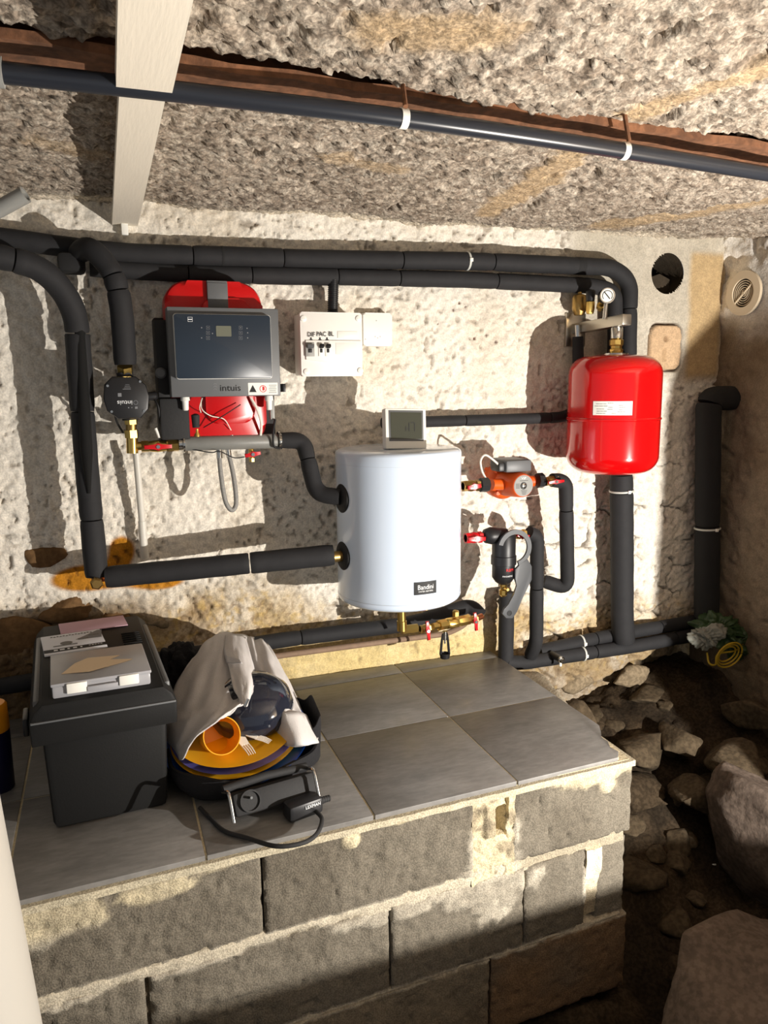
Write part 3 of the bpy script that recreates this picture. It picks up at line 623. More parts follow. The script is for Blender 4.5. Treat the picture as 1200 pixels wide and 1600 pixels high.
bm = B(); box(bm, ((sx0+sx1)/2, -.152, vt-.035), (sx1-sx0, .012, .06), bev=.002); box(bm, ((sx0+sx1)/2, -.12, vt-.004), (sx1-sx0, .07, .008), bev=.002); ob('strap', bm, M['darksteel'], bo)
bm = B(); box(bm, (bcx, -.185, bcz), (bw, .05, bh), bev=.0025); hs = ob('housing', bm, M['darksteel'], bo)
px0, px1 = W(273, 540, d0+.02).x, W(424, 540, d0+.02).x; pz1, pz0 = W(350, 491, d0+.02).z, W(350, 592, d0+.02).z; pcx, pcz = (px0+px1)/2, (pz0+pz1)/2; pw, phh = px1-px0, pz1-pz0
bm = B(); prism(bm, rrect(pw, phh, .006), (pcx, -.2105, pcz), depth=.014, bev=.001); fp = ob('front_frame', bm, M['white'], bo)
bm = B(); prism(bm, rrect(pw-.002, phh-.002, .006), (pcx, -.2245, pcz), depth=.003, bev=.0008); gp = ob('glass_front', bm, M['panel'], bo)
yg = -.2277
def g(px, py): q = W(px, py, -yg); return Vector((q.x, yg, q.z))
q = g(349.5, 517.5); bm = B(); prism(bm, rrect(.035, .024, .002), q, depth=.0006); ob('display', bm, M['lcd'], gp)
bm = B()
for px, py in ((325, 512), (325, 520), (325, 528), (376, 512), (376, 520), (376, 528)):
    annulus(bm, g(px, py), X, Z, .0048, .0055, .0004, 4, 45, 405)
    prism(bm, disc(.0018, 3), g(px, py), depth=.0004)
for px, py in ((315, 512), (315, 528), (332, 521), (386, 513), (387, 520), (387, 528)): prism(bm, disc(.0015, 10), g(px, py), depth=.0005)
ob('touch_buttons', bm, M['softink'], gp)
bm = B(); q = g(297, 499); annulus(bm, q, X, Z, .0065, .0074, .0004, 4, 45, 405); box(bm, q, (.009, .0006, .0018)); ob('badge', bm, M['whiteink'], gp)
yh = -.2102
def hf(px, py): q = W(px, py, -yh); return Vector((q.x, yh, q.z))
text('lettering', 'intuis', hf(360, 606.5), .021, M['ink'], hs, sx=1.12)
bm = B()
for k in range(3): annulus(bm, hf(336, 602+k*4), X, Z, .0035, .0045, .0004, 8, 20, 160)
ob('logo_mark', bm, M['softink'], hs)
q = hf(411, 607.5); bm = B(); prism(bm, rrect(.072, .029, .001), q, depth=.0004); lb = ob('warning_label', bm, M['white'], hs)
bm = B(); prism(bm, [(-.009, -.008), (.009, -.008), (0, .009)], hf(395, 607.5)-Y*.0005, depth=.0003); ob('warning_triangle', bm, M['ink'], lb)
bm = B(); annulus(bm, hf(411, 607.5)-Y*.0005, X, Z, .007, .0085, .0003, 16); box(bm, hf(411, 607)-Y*.0006, (.003, .0004, .010)); box(bm, hf(412.7, 607)-Y*.0006, (.002, .0004, .008)); ob('pictogram', bm, M['redink'], lb)
bm = B()
for k in range(5): box(bm, hf(426, 602+k*2.8)-Y*.0006, (.019-.003*(k % 2), .0004, .0012))
ob('small_print', bm, M['softink'], lb)
bm = B(); xa_, xb_ = W(250, 650, .16).x, W(296, 650, .16).x; box(bm, ((xa_+xb_)/2, -.12, W(270, 655, .16).z), (xb_-xa_, .08, .10), bev=.006); ob('side_bracket', bm, M['blackmatte'], bo)
bm = B(); xa_, xb_ = W(244, 560, .14).x, bx0+.004; box(bm, ((xa_+xb_)/2, -.11, (bz0+bz1)/2-.02), (xb_-xa_, .075, bz1-bz0-.01), bev=.003); ob('side_panel', bm, M['blackmatte'], bo)
q = W(251, 583, .150); bm = B(); lathe(bm, q, -Y, [(0, .013), (.008, .013), (.012, .009)], 20); ob('knob', bm, M['darksteel'], bo)
bm = B(); box(bm, W(442, 606, .19), (.008, .03, .02), bev=.001); ob('catch', bm, M['blackplastic'], bo)
# heating tube below with its fittings
h0, h1 = W(288, 693, .14), W(434, 689, .14); hx = (h1-h0).normalized()
ob('heating_tube', lathe(B(), h0, h1-h0, [(0, .016), (.004, .0185), ((h1-h0).length-.004, .0185), ((h1-h0).length, .016)], 28), M['greytube'], bo)
for p_, s in ((h0, -1), (h1, 1)): ob('end_flange', lathe(B(), p_, hx*s, [(0, .024), (.004, .024), (.006, .018), (.014, .018), (.016, .012)], 24), M['chrome'], bo)
ob('safety_plug', lathe(B(), W(308, 683, .14), Z, [(0, .009), (.006, .009), (.012, .006), (.020, .006)], 16), M['brass'], bo)
ob('sensor_cap', lathe(B(), W(306, 668, .14), Z, [(0, .010), (.030, .0115), (.034, .006)], 16), M['blackmatte'], bo)
ob('probe', lathe(B(), W(362, 682, .14), Z, [(0, .0065), (.004, .0065), (.005, .005), (.017, .005), (.019, .003)], 14), M['chrome'], bo)
for px in (289, 420): ob('cable_gland', lathe(B(), W(px, 618, .17), -Z, [(0, .010), (.012, .011), (.013, .008), (.034, .007), (.036, .004)], 14), M['white'], bo)
ob('white_wire', tube(B(), spline([W(314, 625, .17), W(316, 640, .18), W(330, 650, .175), W(350, 655, .17), W(361, 672, .15)], 6), .0012, 6), M['cable'], bo)
ob('white_wire', tube(B(), spline([W(316, 622, .17), W(312, 636, .178), W(314, 645, .18)], 6), .0012, 6), M['cable'], bo)
ob('black_wire', tube(B(), spline([W(376, 632, .17), W(345, 652, .175), W(318, 668, .155)], 6), .0013, 6), M['ink'], bo)
ob('grey_wire', tube(B(), spline([W(392, 622, .165), W(402, 640, .17), W(408, 660, .165), W(407, 682, .145)], 6), .0035, 8), M['cable'], bo)
ob('black_wire', tube(B(), spline([W(430, 655, .16), W(427, 675, .165), W(428, 697, .165), W(440, 700, .15)], 6), .003, 8), M['ink'], bo)
bm = B(); box(bm, W(425, 640, .15), (.012, .012, .05), bev=.003); ob('connector', bm, M['greypvc'], bo)
fh = thing('braided_hose', 'grey flexible hose hanging in a narrow loop below the boiler', 'hose', W(360, 800, .15))
ob('hose_loop', tube(B(), spline([W(342, 703, .14), W(345, 740, .150), W(352, 782, .155), W(362, 797, .155), W(369, 785, .15), W(365, 745, .14), W(356, 703, .13)], 10), .0058, 14), M['hose'], fh)
ob('ferrule', cyl(B(), W(342, 699, .14), W(343, 716, .142), .0075, 14), M['chrome'], fh)
ob('ferrule', cyl(B(), W(356, 700, .13), W(358, 715, .131), .007, 14), M['chrome'], fh)
valve('red-handled drain valve hanging below the right end of the boiler tube', W(393, 709, .14), Z, .04, .006, X+Z*.15, hl=.020, hw=.009, out=.014)
ob('drain_wire', tube(B(), spline([W(300, 702, .15), W(330, 707, .16), W(343, 705, .165), W(365, 715, .15), W(382, 714, .145)], 6), .0014, 6), M['ink'], bo)
# brass tee, valve and pump at the left
valve('red-handled brass valve between the brass tee and the boiler tube', W(246, 697, .14), X, .075, .0115, X, hl=.032, hw=.010, out=.020)
bm = B(); hexn(bm, W(262, 696, .14), W(279, 695, .14), .0165); ob('union_nut', bm, M['brass'], label='large hexagonal brass nut at the left end of the boiler tube', cat='fitting')
te = thing('brass_tee', 'brass tee fitting under the round black pump', 'fitting', W(206, 705, .14))
ob('tee_body', cyl(B(), W(207, 708, .14), W(206, 676, .14), .0135, 20), M['brass'], te); ob('branch', cyl(B(), W(207, 697, .14), W(226, 697, .14), .0105, 18), M['brass'], te)
ob('nut', hexn(B(), W(206, 684, .14), W(205, 672, .14), .0165), M['brass'], te); ob('collar', cyl(B(), W(205, 672, .14), W(205, 662, .14), .0125, 20), M['oldbrass'], te); ob('nut', hexn(B(), W(205, 663, .14), W(204, 652, .14), .0155), M['brass'], te)
pu = thing('circulation_pump', 'round black circulation pump with small white print at left', 'pump', W(198, 660, .14))
pc_ = W(198, 622, .15)
ob('pump_body', cyl(B(), W(204, 656, .14), W(195, 582, .14), .019, 24), M['blackmatte'], pu)
ob('motor', lathe(B(), pc_+Y*.05, -Y, [(0, .034), (.02, .044), (.055, .046)], 28), M['blackmatte'], pu)
oc = [(-.030, .050), (.022, .050), (.044, .030), (.050, .004), (.046, -.026), (.028, -.047), (-.022, -.048), (-.046, -.028), (-.052, 0), (-.048, .032)]
bm = B(); prism(bm, oc, pc_-Y*.005, depth=.022, bev=.006); fc = ob('front_cover', bm, M['blackplastic'], pu)
yf = pc_.y-.0273
def pf(px, py): q = W(px, py, -yf); return Vector((q.x, yf, q.z))
text('lettering', 'intuis', pf(195, 629), .0145, M['whiteink'], fc, u=-X, v=-Z, sx=1.1)
bm = B(); annulus(bm, pf(212, 629), X, Z, .0042, .0052, .0003, 18); box(bm, pf(198, 608), (.018, .0005, .0012)); box(bm, pf(187, 617), (.008, .0005, .008)); box(bm, pf(213, 637), (.006, .0005, .005))
prism(bm, disc(.0016, 8), pf(201, 637), depth=.0004); prism(bm, [(-.0018, .0012), (.0018, .0012), (0, -.0016)], pf(206, 637), depth=.0004)
for k in range(3): box(bm, pf(199, 601+k*2.4), (.009+.003*k, .0005, .0008))
ob('small_print', bm, M['softink'], fc)
bm = B()
for dx, dz in ((.031, .038), (-.041, .029), (-.036, -.030), (.036, -.030)): lathe(bm, pc_+Vector((dx, -.0255, dz)), -Y, [(0, .003), (.003, .003)], 8)
ob('screws', bm, M['chrome'], fc)
ob('nut', hexn(B(), W(196, 583, .14), W(195, 571, .15), .0185), M['brass'], pu)
bm = B(); lathe(bm, W(230, 620, .15), Vector((1, 0, .1)), [(-.02, .009), (0, .011), (.02, .010), (.024, .006)], 16); ob('plug', bm, M['blackplastic'], pu)
ob('cable', tube(B(), spline([W(238, 618, .15), W(247, 635, .16), W(249, 655, .15), W(250, 672, .12)], 6), .0025, 8), M['ink'], pu)
ob('cable', tube(B(), spline([W(178, 641, .15), W(183, 660, .13), W(192, 676, .10)], 6), .0026, 8), M['ink'], pu)
ob('tag', cyl(B(), W(243, 669, .15), W(249, 684, .15), .0035, 10), M['white'], pu)
dp = thing('drain_pipe', 'slim white plastic pipe running down the wall below the brass tee', 'pipe', W(224, 868, .03))
ob('upper_pipe', cyl(B(), W(212, 700, .06), W(222, 815, .035), .0085, 18), M['pvc'], dp); ob('lower_pipe', cyl(B(), W(222, 814, .035), W(226, 872, .03), .0102, 18), M['pvc'], dp)

# ------------------------------------------------------------------ distribution box, blank plate, conduit
de = .088
a_, b_ = W(467, 488, de), W(567, 588, de); ex0, ex1, ez0, ez1 = W(470, 540, de).x, W(566, 540, de).x, W(518, 588, de).z, W(518, 488, de).z; ecx, ecz, ew, eh = (ex0+ex1)/2, (ez0+ez1)/2, ex1-ex0, ez1-ez0
eb_ = thing('distribution_box', 'white electrical distribution box with three breakers and hand lettering', 'electrical box', (ecx, 0, ez0))
bm = B(); box(bm, (ecx, -.042, ecz), (ew-.006, .074, eh-.006), bev=.004); ob('enclosure', bm, M['whitebox'], eb_)
bm = B(); prism(bm, rrect(ew, eh, .005), (ecx, -.076, ecz), depth=.012, bev=.003); cv = ob('front_cover', bm, M['whitebox'], eb_)
ye = -.0885
def ef(px, py): q = W(px, py, -ye); return Vector((q.x, ye, q.z))
for px, py in ((474, 498), (479, 581), (560, 498), (563, 579)): 
    bm = B(); lathe(bm, ef(px, py), -Y, [(0, .008), (.002, .008), (.003, .006)], 20); box(bm, ef(px, py)-Y*.0032, (.008, .001, .0016)); ob('cover_screw', bm, M['white'], cv)
bm = B(); prism(bm, [(ef(477, 532).x-ecx, ef(520, 532).z-ecz), (ef(564, 532).x-ecx, ef(520, 532).z-ecz), (ef(564, 532).x-ecx, ef(520, 561).z-ecz), (ecx-ecx, ef(520, 567).z-ecz), (ef(477, 532).x-ecx, ef(520, 562).z-ecz)][::-1], (ecx, ye, ecz), depth=.0045, bev=.0015); ob('breaker_window', bm, M['whitebox'], cv)
bm = B(); q = ef(543, 523); box(bm, q, (.056, .003, .018), bev=.0012); ob('label_strip', bm, M['white'], cv)
bm = B(); q = ef(540, 545); box(bm, q-Y*.0048, (.058, .001, .030), bev=.0004); ob('blank_cover', bm, M['white'], cv)
for i, (px, wd, tm) in enumerate(((483.5, .024, 'softink'), (501, .015, 'ink'), (511.5, .015, 'ink'))):
    q = ef(px, 546); bm = B(); box(bm, q-Y*.004, (wd, .006, .036), bev=.001); bk = ob('breaker', bm, M['greypvc'] if i == 0 else M['white'], eb_)
    bm = B(); box(bm, ef(px, 541)-Y*.011, (wd*.75, .012, .008), Matrix.Rotation(-.4, 3, 'X'), .0012); ob('toggle', bm, M['darksteel'] if i == 0 else M['ink'], bk)
    bm = B(); box(bm, ef(px, 548)-Y*.0075, (wd*.4, .003, .010), bev=.0006); ob('toggle_slot', bm, M['ink'], bk)
    bm = B(); prism(bm, [(-.002, .006), (.002, .006), (.002, .001), (.005, .001), (0, -.006), (-.005, .001), (-.002, .001)], ef((486, 500, 511)[i], 531), depth=.0006); ob('arrow', bm, M['ink'], cv)
for s_, px in (('DIF', 486), ('PAC', 502), ('BL', 517)): text('lettering', s_, ef(px, 523-.10*(px-486)*.3)-Y*.0018, .0165, M['ink'], cv, sx=.86, shear=.05)
q = W(590, 515, .03); jx0, jx1, jz0, jz1 = W(567, 515, .03).x, W(612, 515, .03).x, W(590, 541, .03).z, W(590, 489, .03).z
jp = thing('blank_plate', 'plain white wall plate beside the distribution box', 'wall plate', (q.x, 0, jz0))
bm = B(); prism(bm, rrect(jx1-jx0, jz1-jz0, .006), ((jx0+jx1)/2, .002, (jz0+jz1)/2), depth=.036, bev=.005); pl_ = ob('plate', bm, M['whitebox'], jp)
bm = B()
for px, py in ((586, 526), (590, 528), (594, 526), (571, 530), (588, 501)): prism(bm, disc(.0012, 8), W(px, py, .0345), depth=.0006)
ob('marks', bm, M['softink'], pl_)
def corr(p0, p1, r):
    p0, p1 = Vector(p0), Vector(p1); L = (p1-p0).length; n = int(L/.005); pr = []
    for i in range(n): pr += [(i*L/n, r*.88), (i*L/n+.0012, r), (i*L/n+.0032, r), (i*L/n+.0042, r*.88)]
    return lathe(B(), p0, p1-p0, pr, 18)
ob('corrugated_conduit', corr(W(521, 436, .06), W(520, 489, .05), .0145), M['blackplastic'], label='black corrugated conduit entering the top of the distribution box', cat='conduit')

# ------------------------------------------------------------------ buffer tank
td = .205; az = math.tan(math.radians(21.13)); tx = az*(CD-td); tr = .1645
tz1 = W(625, 700, td).z; tz0 = W(630, 931, td).z
tk = thing('buffer_tank', 'white cylindrical buffer tank hung on the wall in the middle', 'tank', (tx, -td, tz0))
c0 = Vector((tx, -td, tz0)); TH = tz1-tz0
ob('shell', lathe(B(), c0+Z*.022, Z, [(0, tr), (TH-.055, tr)], 80), M['enamel'], tk)
ob('bottom_cap', lathe(B(), c0, Z, [(-.004, tr*.72), (.002, tr*.93), (.008, tr*.985), (.014, tr*1.004), (.0215, tr*1.004)], 80), M['enamel'], tk)
ob('top_cap', lathe(B(), c0+Z*(TH-.0325), Z, [(0, tr*1.004), (.022, tr*1.004), (.028, tr*.99), (.032, tr*.95), (.034, tr*.86), (.033, 0)], 80), M['enamel'], tk)
for zz in (.0215, TH-.033): ob('seam', lathe(B(), c0+Z*zz, Z, [(0, tr*1.0005), (.001, tr*1.0005)], 80), M['seam'], tk)
def onTank(px, py, R=tr):
    r = ray(px, py); o_ = CAM-np.array([tx, -td, 0]); a = r[0]**2+r[1]**2; b = 2*(o_[0]*r[0]+o_[1]*r[1]); c = o_[0]**2+o_[1]**2-R*R
    t = (-b-math.sqrt(max(0, b*b-4*a*c)))/(2*a); return Vector(CAM+t*r)
lc = onTank(665, 918.5); ang0 = math.atan2(lc.y+td, lc.x-tx)
def tbend(off, slope=0):
    def f(p):
        s = p.x-lc.x; dy = -(p.y-lc.y); a = ang0+s/tr; R = tr+off+dy
        return Vector((tx+R*math.cos(a), -td+R*math.sin(a), p.z+slope*s))
    return f
def curved_plate(name, w_, h_, c, off, t, mt, parent, bend):
    bm = B(); n = 10; v = []
    for i in range(n+1):
        x_ = -w_/2+w_*i/n
        v.append([bm.verts.new(bend(Vector((c.x+x_, c.y-q, c.z+zz)))) for q, zz in ((0, -h_/2), (t, -h_/2), (t, h_/2), (0, h_/2))])
    for a, b in zip(v, v[1:]):
        for k in range(4): bm.faces.new((a[k], b[k], b[(k+1) % 4], a[(k+1) % 4]))
    bm.faces.new(v[0]); bm.faces.new(v[-1][::-1]); return ob(name, bm, mt, parent)
st = curved_plate('sticker', .062, .033, lc, 0, .0006, M['ink'], tk, tbend(.0002))
text('lettering', 'Bandini', lc+Vector((0, 0, .002)), .0172, M['whiteink'], st, bend=tbend(.0010), sx=.88)
text('lettering', 'WATER HEATERS', lc+Vector((0, 0, -.0085)), .0052, M['whiteink'], st, bend=tbend(.0010))
for py in (777, 866):
    p = onTank(531 if py == 777 else 534, py); p = Vector((tx-tr*.985, -td-.02, W(532, py, td).z))
    dr = Vector((-1, -.12, 0)).normalized()
    ob('port_collar', lathe(B(), p+dr*-.012, dr, [(0, .037), (.014, .037), (.017, .033), (.018, .012)], 32), M['blackmatte'], tk)
    if py == 866: ob('port', cyl(B(), p, p+dr*.03, .014, 16), M['oldbrass'], tk)
bm = B(); box(bm, (tx, -.025, (tz0+tz1)/2), (.12, .03, TH*.8), bev=.004); ob('wall_bracket', bm, M['darksteel'], tk)
# thermometer on the tank
tmz = tz1; dt = .25
tm = thing('digital_thermometer', 'white digital thermometer with grey display standing on the tank', 'thermometer', (W(633, 690, dt).x, -dt, tmz))
t0, t1 = W(602, 665, dt).x, W(666, 665, dt).x; th_ = W(634, 639, dt).z-tmz
rt = Matrix.Rotation(math.radians(-8), 3, 'X') @ Matrix.Rotation(math.radians(2), 3, 'Y')
cc = Vector(((t0+t1)/2, -dt+.012, tmz+th_/2))
bm = B(); box(bm, cc, (t1-t0, .028, th_), rt, .004); ob('case', bm, M['white'], tm)
def trf(a, b, c_): return cc+rt @ Vector((a, b, c_))
bm = B(); box(bm, trf(0, -.0142, .007), ((t1-t0)*.84, .002, th_*.76), rt, .0006); bz_ = ob('bezel', bm, M['darksteel'], tm)
bm = B(); box(bm, trf(0, -.0150, .007), ((t1-t0)*.76, .002, th_*.66), rt); sc = ob('display', bm, M['lcddark'], tm)
def seg7(bm, ox, oz, w_, h_, on, t_=.0022):
    P = dict(a=(0, h_/2, w_, t_), g=(0, 0, w_, t_), d=(0, -h_/2, w_, t_), b=(w_/2, h_/4, t_, h_/2), c=(w_/2, -h_/4, t_, h_/2), e=(-w_/2, -h_/4, t_, h_/2), f=(-w_/2, h_/4, t_, h_/2))
    for k in on: x_, z_, a_, b_ = P[k]; box(bm, trf(ox+x_, -.0163, oz+z_), (a_, .0006, b_), rt)
bm = B(); seg7(bm, .002, .004, .010, .022, 'bc'); seg7(bm, .017, .004, .010, .022, 'abc'); seg7(bm, .002, .000, .008, .012, 'efg', .0015); ob('digits', bm, M['ink'], sc)
# drain group below the tank
dg = thing('drain_group', 'brass filling set with hex nuts below the white tank', 'fitting', W(640, 1000, td))
a, b = W(627, 946, td), W(628, 985, td)
ob('riser', lathe(B(), a, b-a, [(0, .0115), ((b-a).length*.6, .0115), ((b-a).length*.62, .0135), ((b-a).length, .0135)], 18), M['brass'], dg)
ob('nut', hexn(B(), W(628, 984, td), W(652, 981, td), .0125), M['brass'], dg)
q0, q1 = W(676, 979, td-.01), W(732, 968, td-.04); ax = (q1-q0); L = ax.length
ob('backflow_body', lathe(B(), q0, ax, [(0, .010), (L*.15, .010), (L*.16, .0155), (L*.34, .0155), (L*.36, .012), (L*.40, .0165), (L*.66, .0165), (L*.68, .012), (L*.74, .0155), (L, .0155)], 8), M['brass'], dg)
ob('test_plug', lathe(B(), W(712, 962, td-.02), Z, [(0, .010), (.012, .010), (.016, .006)], 6), M['brass'], dg)
ob('outlet', lathe(B(), W(740, 968, td-.04), W(760, 960, td-.06)-W(740, 968, td-.04), [(0, .009), (.035, .009)], 14), M['copper'], dg)
valve('red-handled valve turned upright below the tank, nearer the brass riser', W(664, 982, td), X, .030, .009, Z-.1*X, hl=.027, hw=.008, out=.018)
valve('red-handled valve turned upright at the right end of the brass set', W(738, 968, td-.04), X, .030, .009, Z-.12*X, hl=.027, hw=.008, out=.018)
fu = thing('drain_tundish', 'black plastic tundish hanging over the tiles below the tank', 'drain funnel', W(695, 1027, td))
z1_, z0_ = W(695, 990, td), W(695, 1028, td); hgt = z1_.z-z0_.z
ob('cup', lathe(B(), z0_, Z, [(0, .013), (.014, .0155), (.014, .0125), (.003, .010)], 24), M['blackplastic'], fu)
for s in (-1, 1): ob('arm', tube(B(), [z0_+X*s*.013+Z*.012, z0_+X*s*.009+Z*hgt*.75, z0_+X*s*.006+Z*hgt], [.004, .0035, .003], 8), M['blackplastic'], fu)
ob('spout', lathe(B(), z0_+Z*hgt*1.1, -Z, [(0, .007), (hgt*.35, .006), (hgt*.36, .003), (hgt*.5, .003)], 12), M['chrome'], fu)

# ------------------------------------------------------------------ right side: orange pump, filter
pd = .185
valve('red-handled valve joining the tank to the orange pump', W(736, 759, pd), X, .05, .0125, X+.1*Z, bodym='oldbrass', hl=.020, hw=.011, out=.018)
un = thing('pipe_union', 'black plastic union left of the orange pump', 'fitting', W(760, 770, pd), 'pump unions')
ob('union_nut', lathe(B(), W(748, 758, pd), X, [(0, .013), (.004, .020), (.028, .020), (.032, .014)], 8), M['blackplastic'], un)
op = thing('orange_pump', 'orange circulation pump with a grey terminal box and round plate', 'pump', W(800, 785, .15))
pm = W(818, 759, .20)
axp = Vector((0, -1, 0))
ob('motor', lathe(B(), Vector((pm.x, -.10, pm.z)), axp, [(0, .038), (.01, .042), (.03, .040), (.075, .036), (.095, .0335), (.099, .031)], 36), M['orange'], op)
ob('volute', lathe(B(), Vector((pm.x, -.035, pm.z-.002)), axp, [(0, .040), (.012, .050), (.050, .052), (.066, .046), (.070, .040)], 36), M['orange'], op)
ob('flange', cyl(B(), W(768, 757, .15), W(800, 757, .14), .016, 18), M['orange'], op); ob('flange', cyl(B(), W(825, 752, .14), W(845, 751, .15), .016, 18), M['orange'], op)
bm = B()
for k in range(4):
    a = math.radians(45+90*k); cyl(bm, Vector((pm.x+.045*math.cos(a), -.035, pm.z+.045*math.sin(a))), Vector((pm.x+.045*math.cos(a), -.112, pm.z+.045*math.sin(a))), .006, 8)
ob('bolt_lugs', bm, M['orange'], op)
yp = -.1995
bm = B(); prism(bm, disc(.030, 36), (pm.x, yp, pm.z), depth=.0008); pp = ob('name_plate', bm, M['greytube'], op)
bm = B(); annulus(bm, (pm.x, yp-.0008, pm.z), X, Z, .008, .0105, .0006, 24); ob('plug_ring', bm, M['ink'], pp)
bm = B(); lathe(bm, (pm.x, yp-.0005, pm.z), -Y, [(0, .0078), (.003, .0078), (.004, .006)], 6); box(bm, (pm.x, yp-.0046, pm.z), (.010, .0006, .0016)); ob('plug', bm, M['chrome'], pp)
bm = B()
for k in range(4): box(bm, (pm.x-.0185, yp-.001, pm.z+.006-k*.0038), (.013, .0005, .0012))
for k in range(4): box(bm, (pm.x+.002, yp-.001, pm.z-.0135-k*.0036), (.020-.003*k, .0005, .0011))
box(bm, (pm.x+.001, yp-.001, pm.z+.0145), (.026, .0005, .0012))
ob('small_print', bm, M['ink'], pp)
text('lettering', 'VSP', (pm.x, yp-.0009, pm.z+.021), .0095, M['whiteink'], pp)
tb0, tb1 = W(786, 724, .14), W(834, 724, .17)
bm = B(); box(bm, (pm.x-.006, -.135, pm.z+.054), (.082, .10, .034), bev=.006); tb = ob('terminal_box', bm, M['darksteel'], op)
bm = B(); box(bm, (pm.x-.052, -.15, pm.z+.052), (.026, .05, .026), bev=.004); ob('cable_entry', bm, M['blackplastic'], op)
ob('white_cable', tube(B(), spline([W(782, 729, .165), W(770, 718, .17), W(758, 711, .17), W(751, 720, .165), W(753, 735, .165), W(759, 748, .17)], 8), .0030, 10), M['cable'], op)
un2 = thing('pipe_union', 'black plastic union right of the orange pump', 'fitting', W(843, 765, pd), 'pump unions')
ob('union_nut', lathe(B(), W(838, 751, .16), X, [(0, .014), (.003, .022), (.020, .022), (.024, .014)], 8), M['blackplastic'], un2)
valve('red-handled valve right of the orange pump', W(861, 751, .17), X+.1*Z, .04, .0115, X+.06*Z, bodym='oldbrass', hl=.026, hw=.008, out=.024)
valve('red-handled valve joining the tank to the black filter', W(740, 840, pd), X, .05, .0125, X-.05*Z, bodym='redpl', hl=.026, hw=.011, out=.018)
ft = thing('magnetic_filter', 'black cylindrical water filter with a red printed badge', 'filter', W(790, 925, pd))
fc_ = W(787, 870, pd); fz1, fz0 = W(787, 834, pd).z, W(787, 912, pd).z; ftop = Vector((fc_.x, -pd, fz1)); FH = fz1-fz0
ob('filter_bowl', lathe(B(), ftop, -Z, [(0, .030), (.006, .0335), (FH*.42, .0335), (FH*.43, .036), (FH*.60, .036), (FH*.61, .0325), (FH*.86, .0325), (FH*.95, .024), (FH, .014)], 36), M['blackplastic'], ft)
ob('inlet_head', lathe(B(), W(755, 838, pd), X, [(0, .012), (.006, .020), (.024, .025), (.045, .022), (.07, .018)], 24), M['blackplastic'], ft)
bm = B(); lathe(bm, ftop-Z*.004, Z, [(0, .030), (.006, .022), (.012, .012), (.018, .010)], 20); ob('lid', bm, M['blackplastic'], ft)
ob('drain_cock', lathe(B(), Vector((fc_.x, -pd, fz0+.002)), -Z, [(0, .011), (.010, .011), (.012, .008), (.018, .008), (.020, .012), (.034, .012), (.040, .006)], 8), M['brass'], ft)
bm = B(); lathe(bm, Vector((fc_.x+.002, -pd-.010, fz0-.012)), -Y, [(0, .006), (.012, .006), (.014, .004)], 12); ob('drain_screw', bm, M['brass'], ft)
def fbend(p):
    a = math.radians(-93)+(p.x-fc_.x)/.0325; R = .0332-(p.y+pd); return Vector((fc_.x+R*math.cos(a), -pd+R*math.sin(a), p.z))
text('lettering', 'RBM', Vector((fc_.x+.004, -pd, fz1-FH*.68)), .012, M['redink'], ft, bend=fbend)
text('lettering', 'MAGNETIC', Vector((fc_.x-.002, -pd, fz1-FH*.80)), .006, M['whiteink'], ft, bend=fbend)
valve('pinkish red valve behind the filter, framed by the grey key', W(811, 835, .175), X, .04, .011, X-.25*Z, hl=.020, hw=.011, out=.02)
wr = thing('filter_key', 'grey plastic filter key hanging on the black filter', 'wrench', W(795, 965, .215))
rc = W(803, 856, .215)
bm = B(); annulus(bm, rc, X, Z, .040, .053, .007, 30, -75, 165)
ob('ring', bm, M['wrench'], wr)
def kx(px, py): q = W(px, py, .215); return (q.x-rc.x, q.z-rc.z)
bm = B(); prism(bm, [kx(*p) for p in ((803, 889), (812, 880), (822, 872), (829, 884), (829, 905), (824, 914), (814, 935), (806, 955), (799, 965), (789, 965), (783, 958), (786, 950), (793, 944), (801, 928), (806, 914), (803, 905))][::-1], rc, depth=.0075, bev=.0012); kh = ob('handle', bm, M['wrench'], wr)
bm = B(); annulus(bm, Vector((rc.x+kx(794, 957)[0], rc.y-.0075, rc.z+kx(794, 957)[1])), X, Z, .0055, .008, .001, 20); prism(bm, disc(.0053, 16), Vector((rc.x+kx(794, 957)[0], rc.y-.0076, rc.z+kx(794, 957)[1])), depth=.0002); ob('eyelet', bm, M['ink'], wr)
dv = thing('drain_valve', 'small pale drain cock sticking out of the floor pipe at right', 'valve', W(872, 1030, .11))
a, b = W(862, 1022, .09), W(876, 1030, .14); ob('stem', cyl(B(), a, b, .011, 16), M['blackplastic'], dv); ob('tip', lathe(B(), b, b-a, [(0, .010), (.008, .010), (.010, .006), (.016, .006)], 12), M['chrome'], dv)
ob('lever', cyl(B(), b, b-Z*.022, .004, 8), M['white'], dv)

# ------------------------------------------------------------------ red vessel with its bracket
vd = .20; vx = math.tan(math.radians(36.6))*(CD-vd); vr = .1305
vz1, vz0 = W(964, 556, vd).z, W(964, 737, vd).z; VH = vz1-vz0
ev = thing('expansion_vessel', 'bright red expansion vessel hanging at the right of the wall', 'vessel', (vx, -vd, vz0))
def arc(r_in, rc_, up): return [(rc_*(1-math.sin(a)), r_in+rc_*math.cos(a)) for a in np.linspace(math.pi/2 if False else math.pi/2, 0, 1)]
pr = []; rk = .055; hk = .052
for i in range(11): a = math.pi/2*i/10; pr.append((hk*(1-math.cos(a)), vr-rk+rk*math.sin(a)))
pr = [(-.003, .0)]+[(-.002, vr*.3)]+pr
mid = VH*.47
pr += [(mid-.004, vr), (mid-.002, vr+.0022), (mid+.002, vr+.0022), (mid+.004, vr)]
for i in range(11): a = math.pi/2*i/10; pr.append((VH-hk+hk*math.sin(a), vr-rk+rk*math.cos(a)))
pr += [(VH+.004, vr*.3), (VH+.005, 0)]
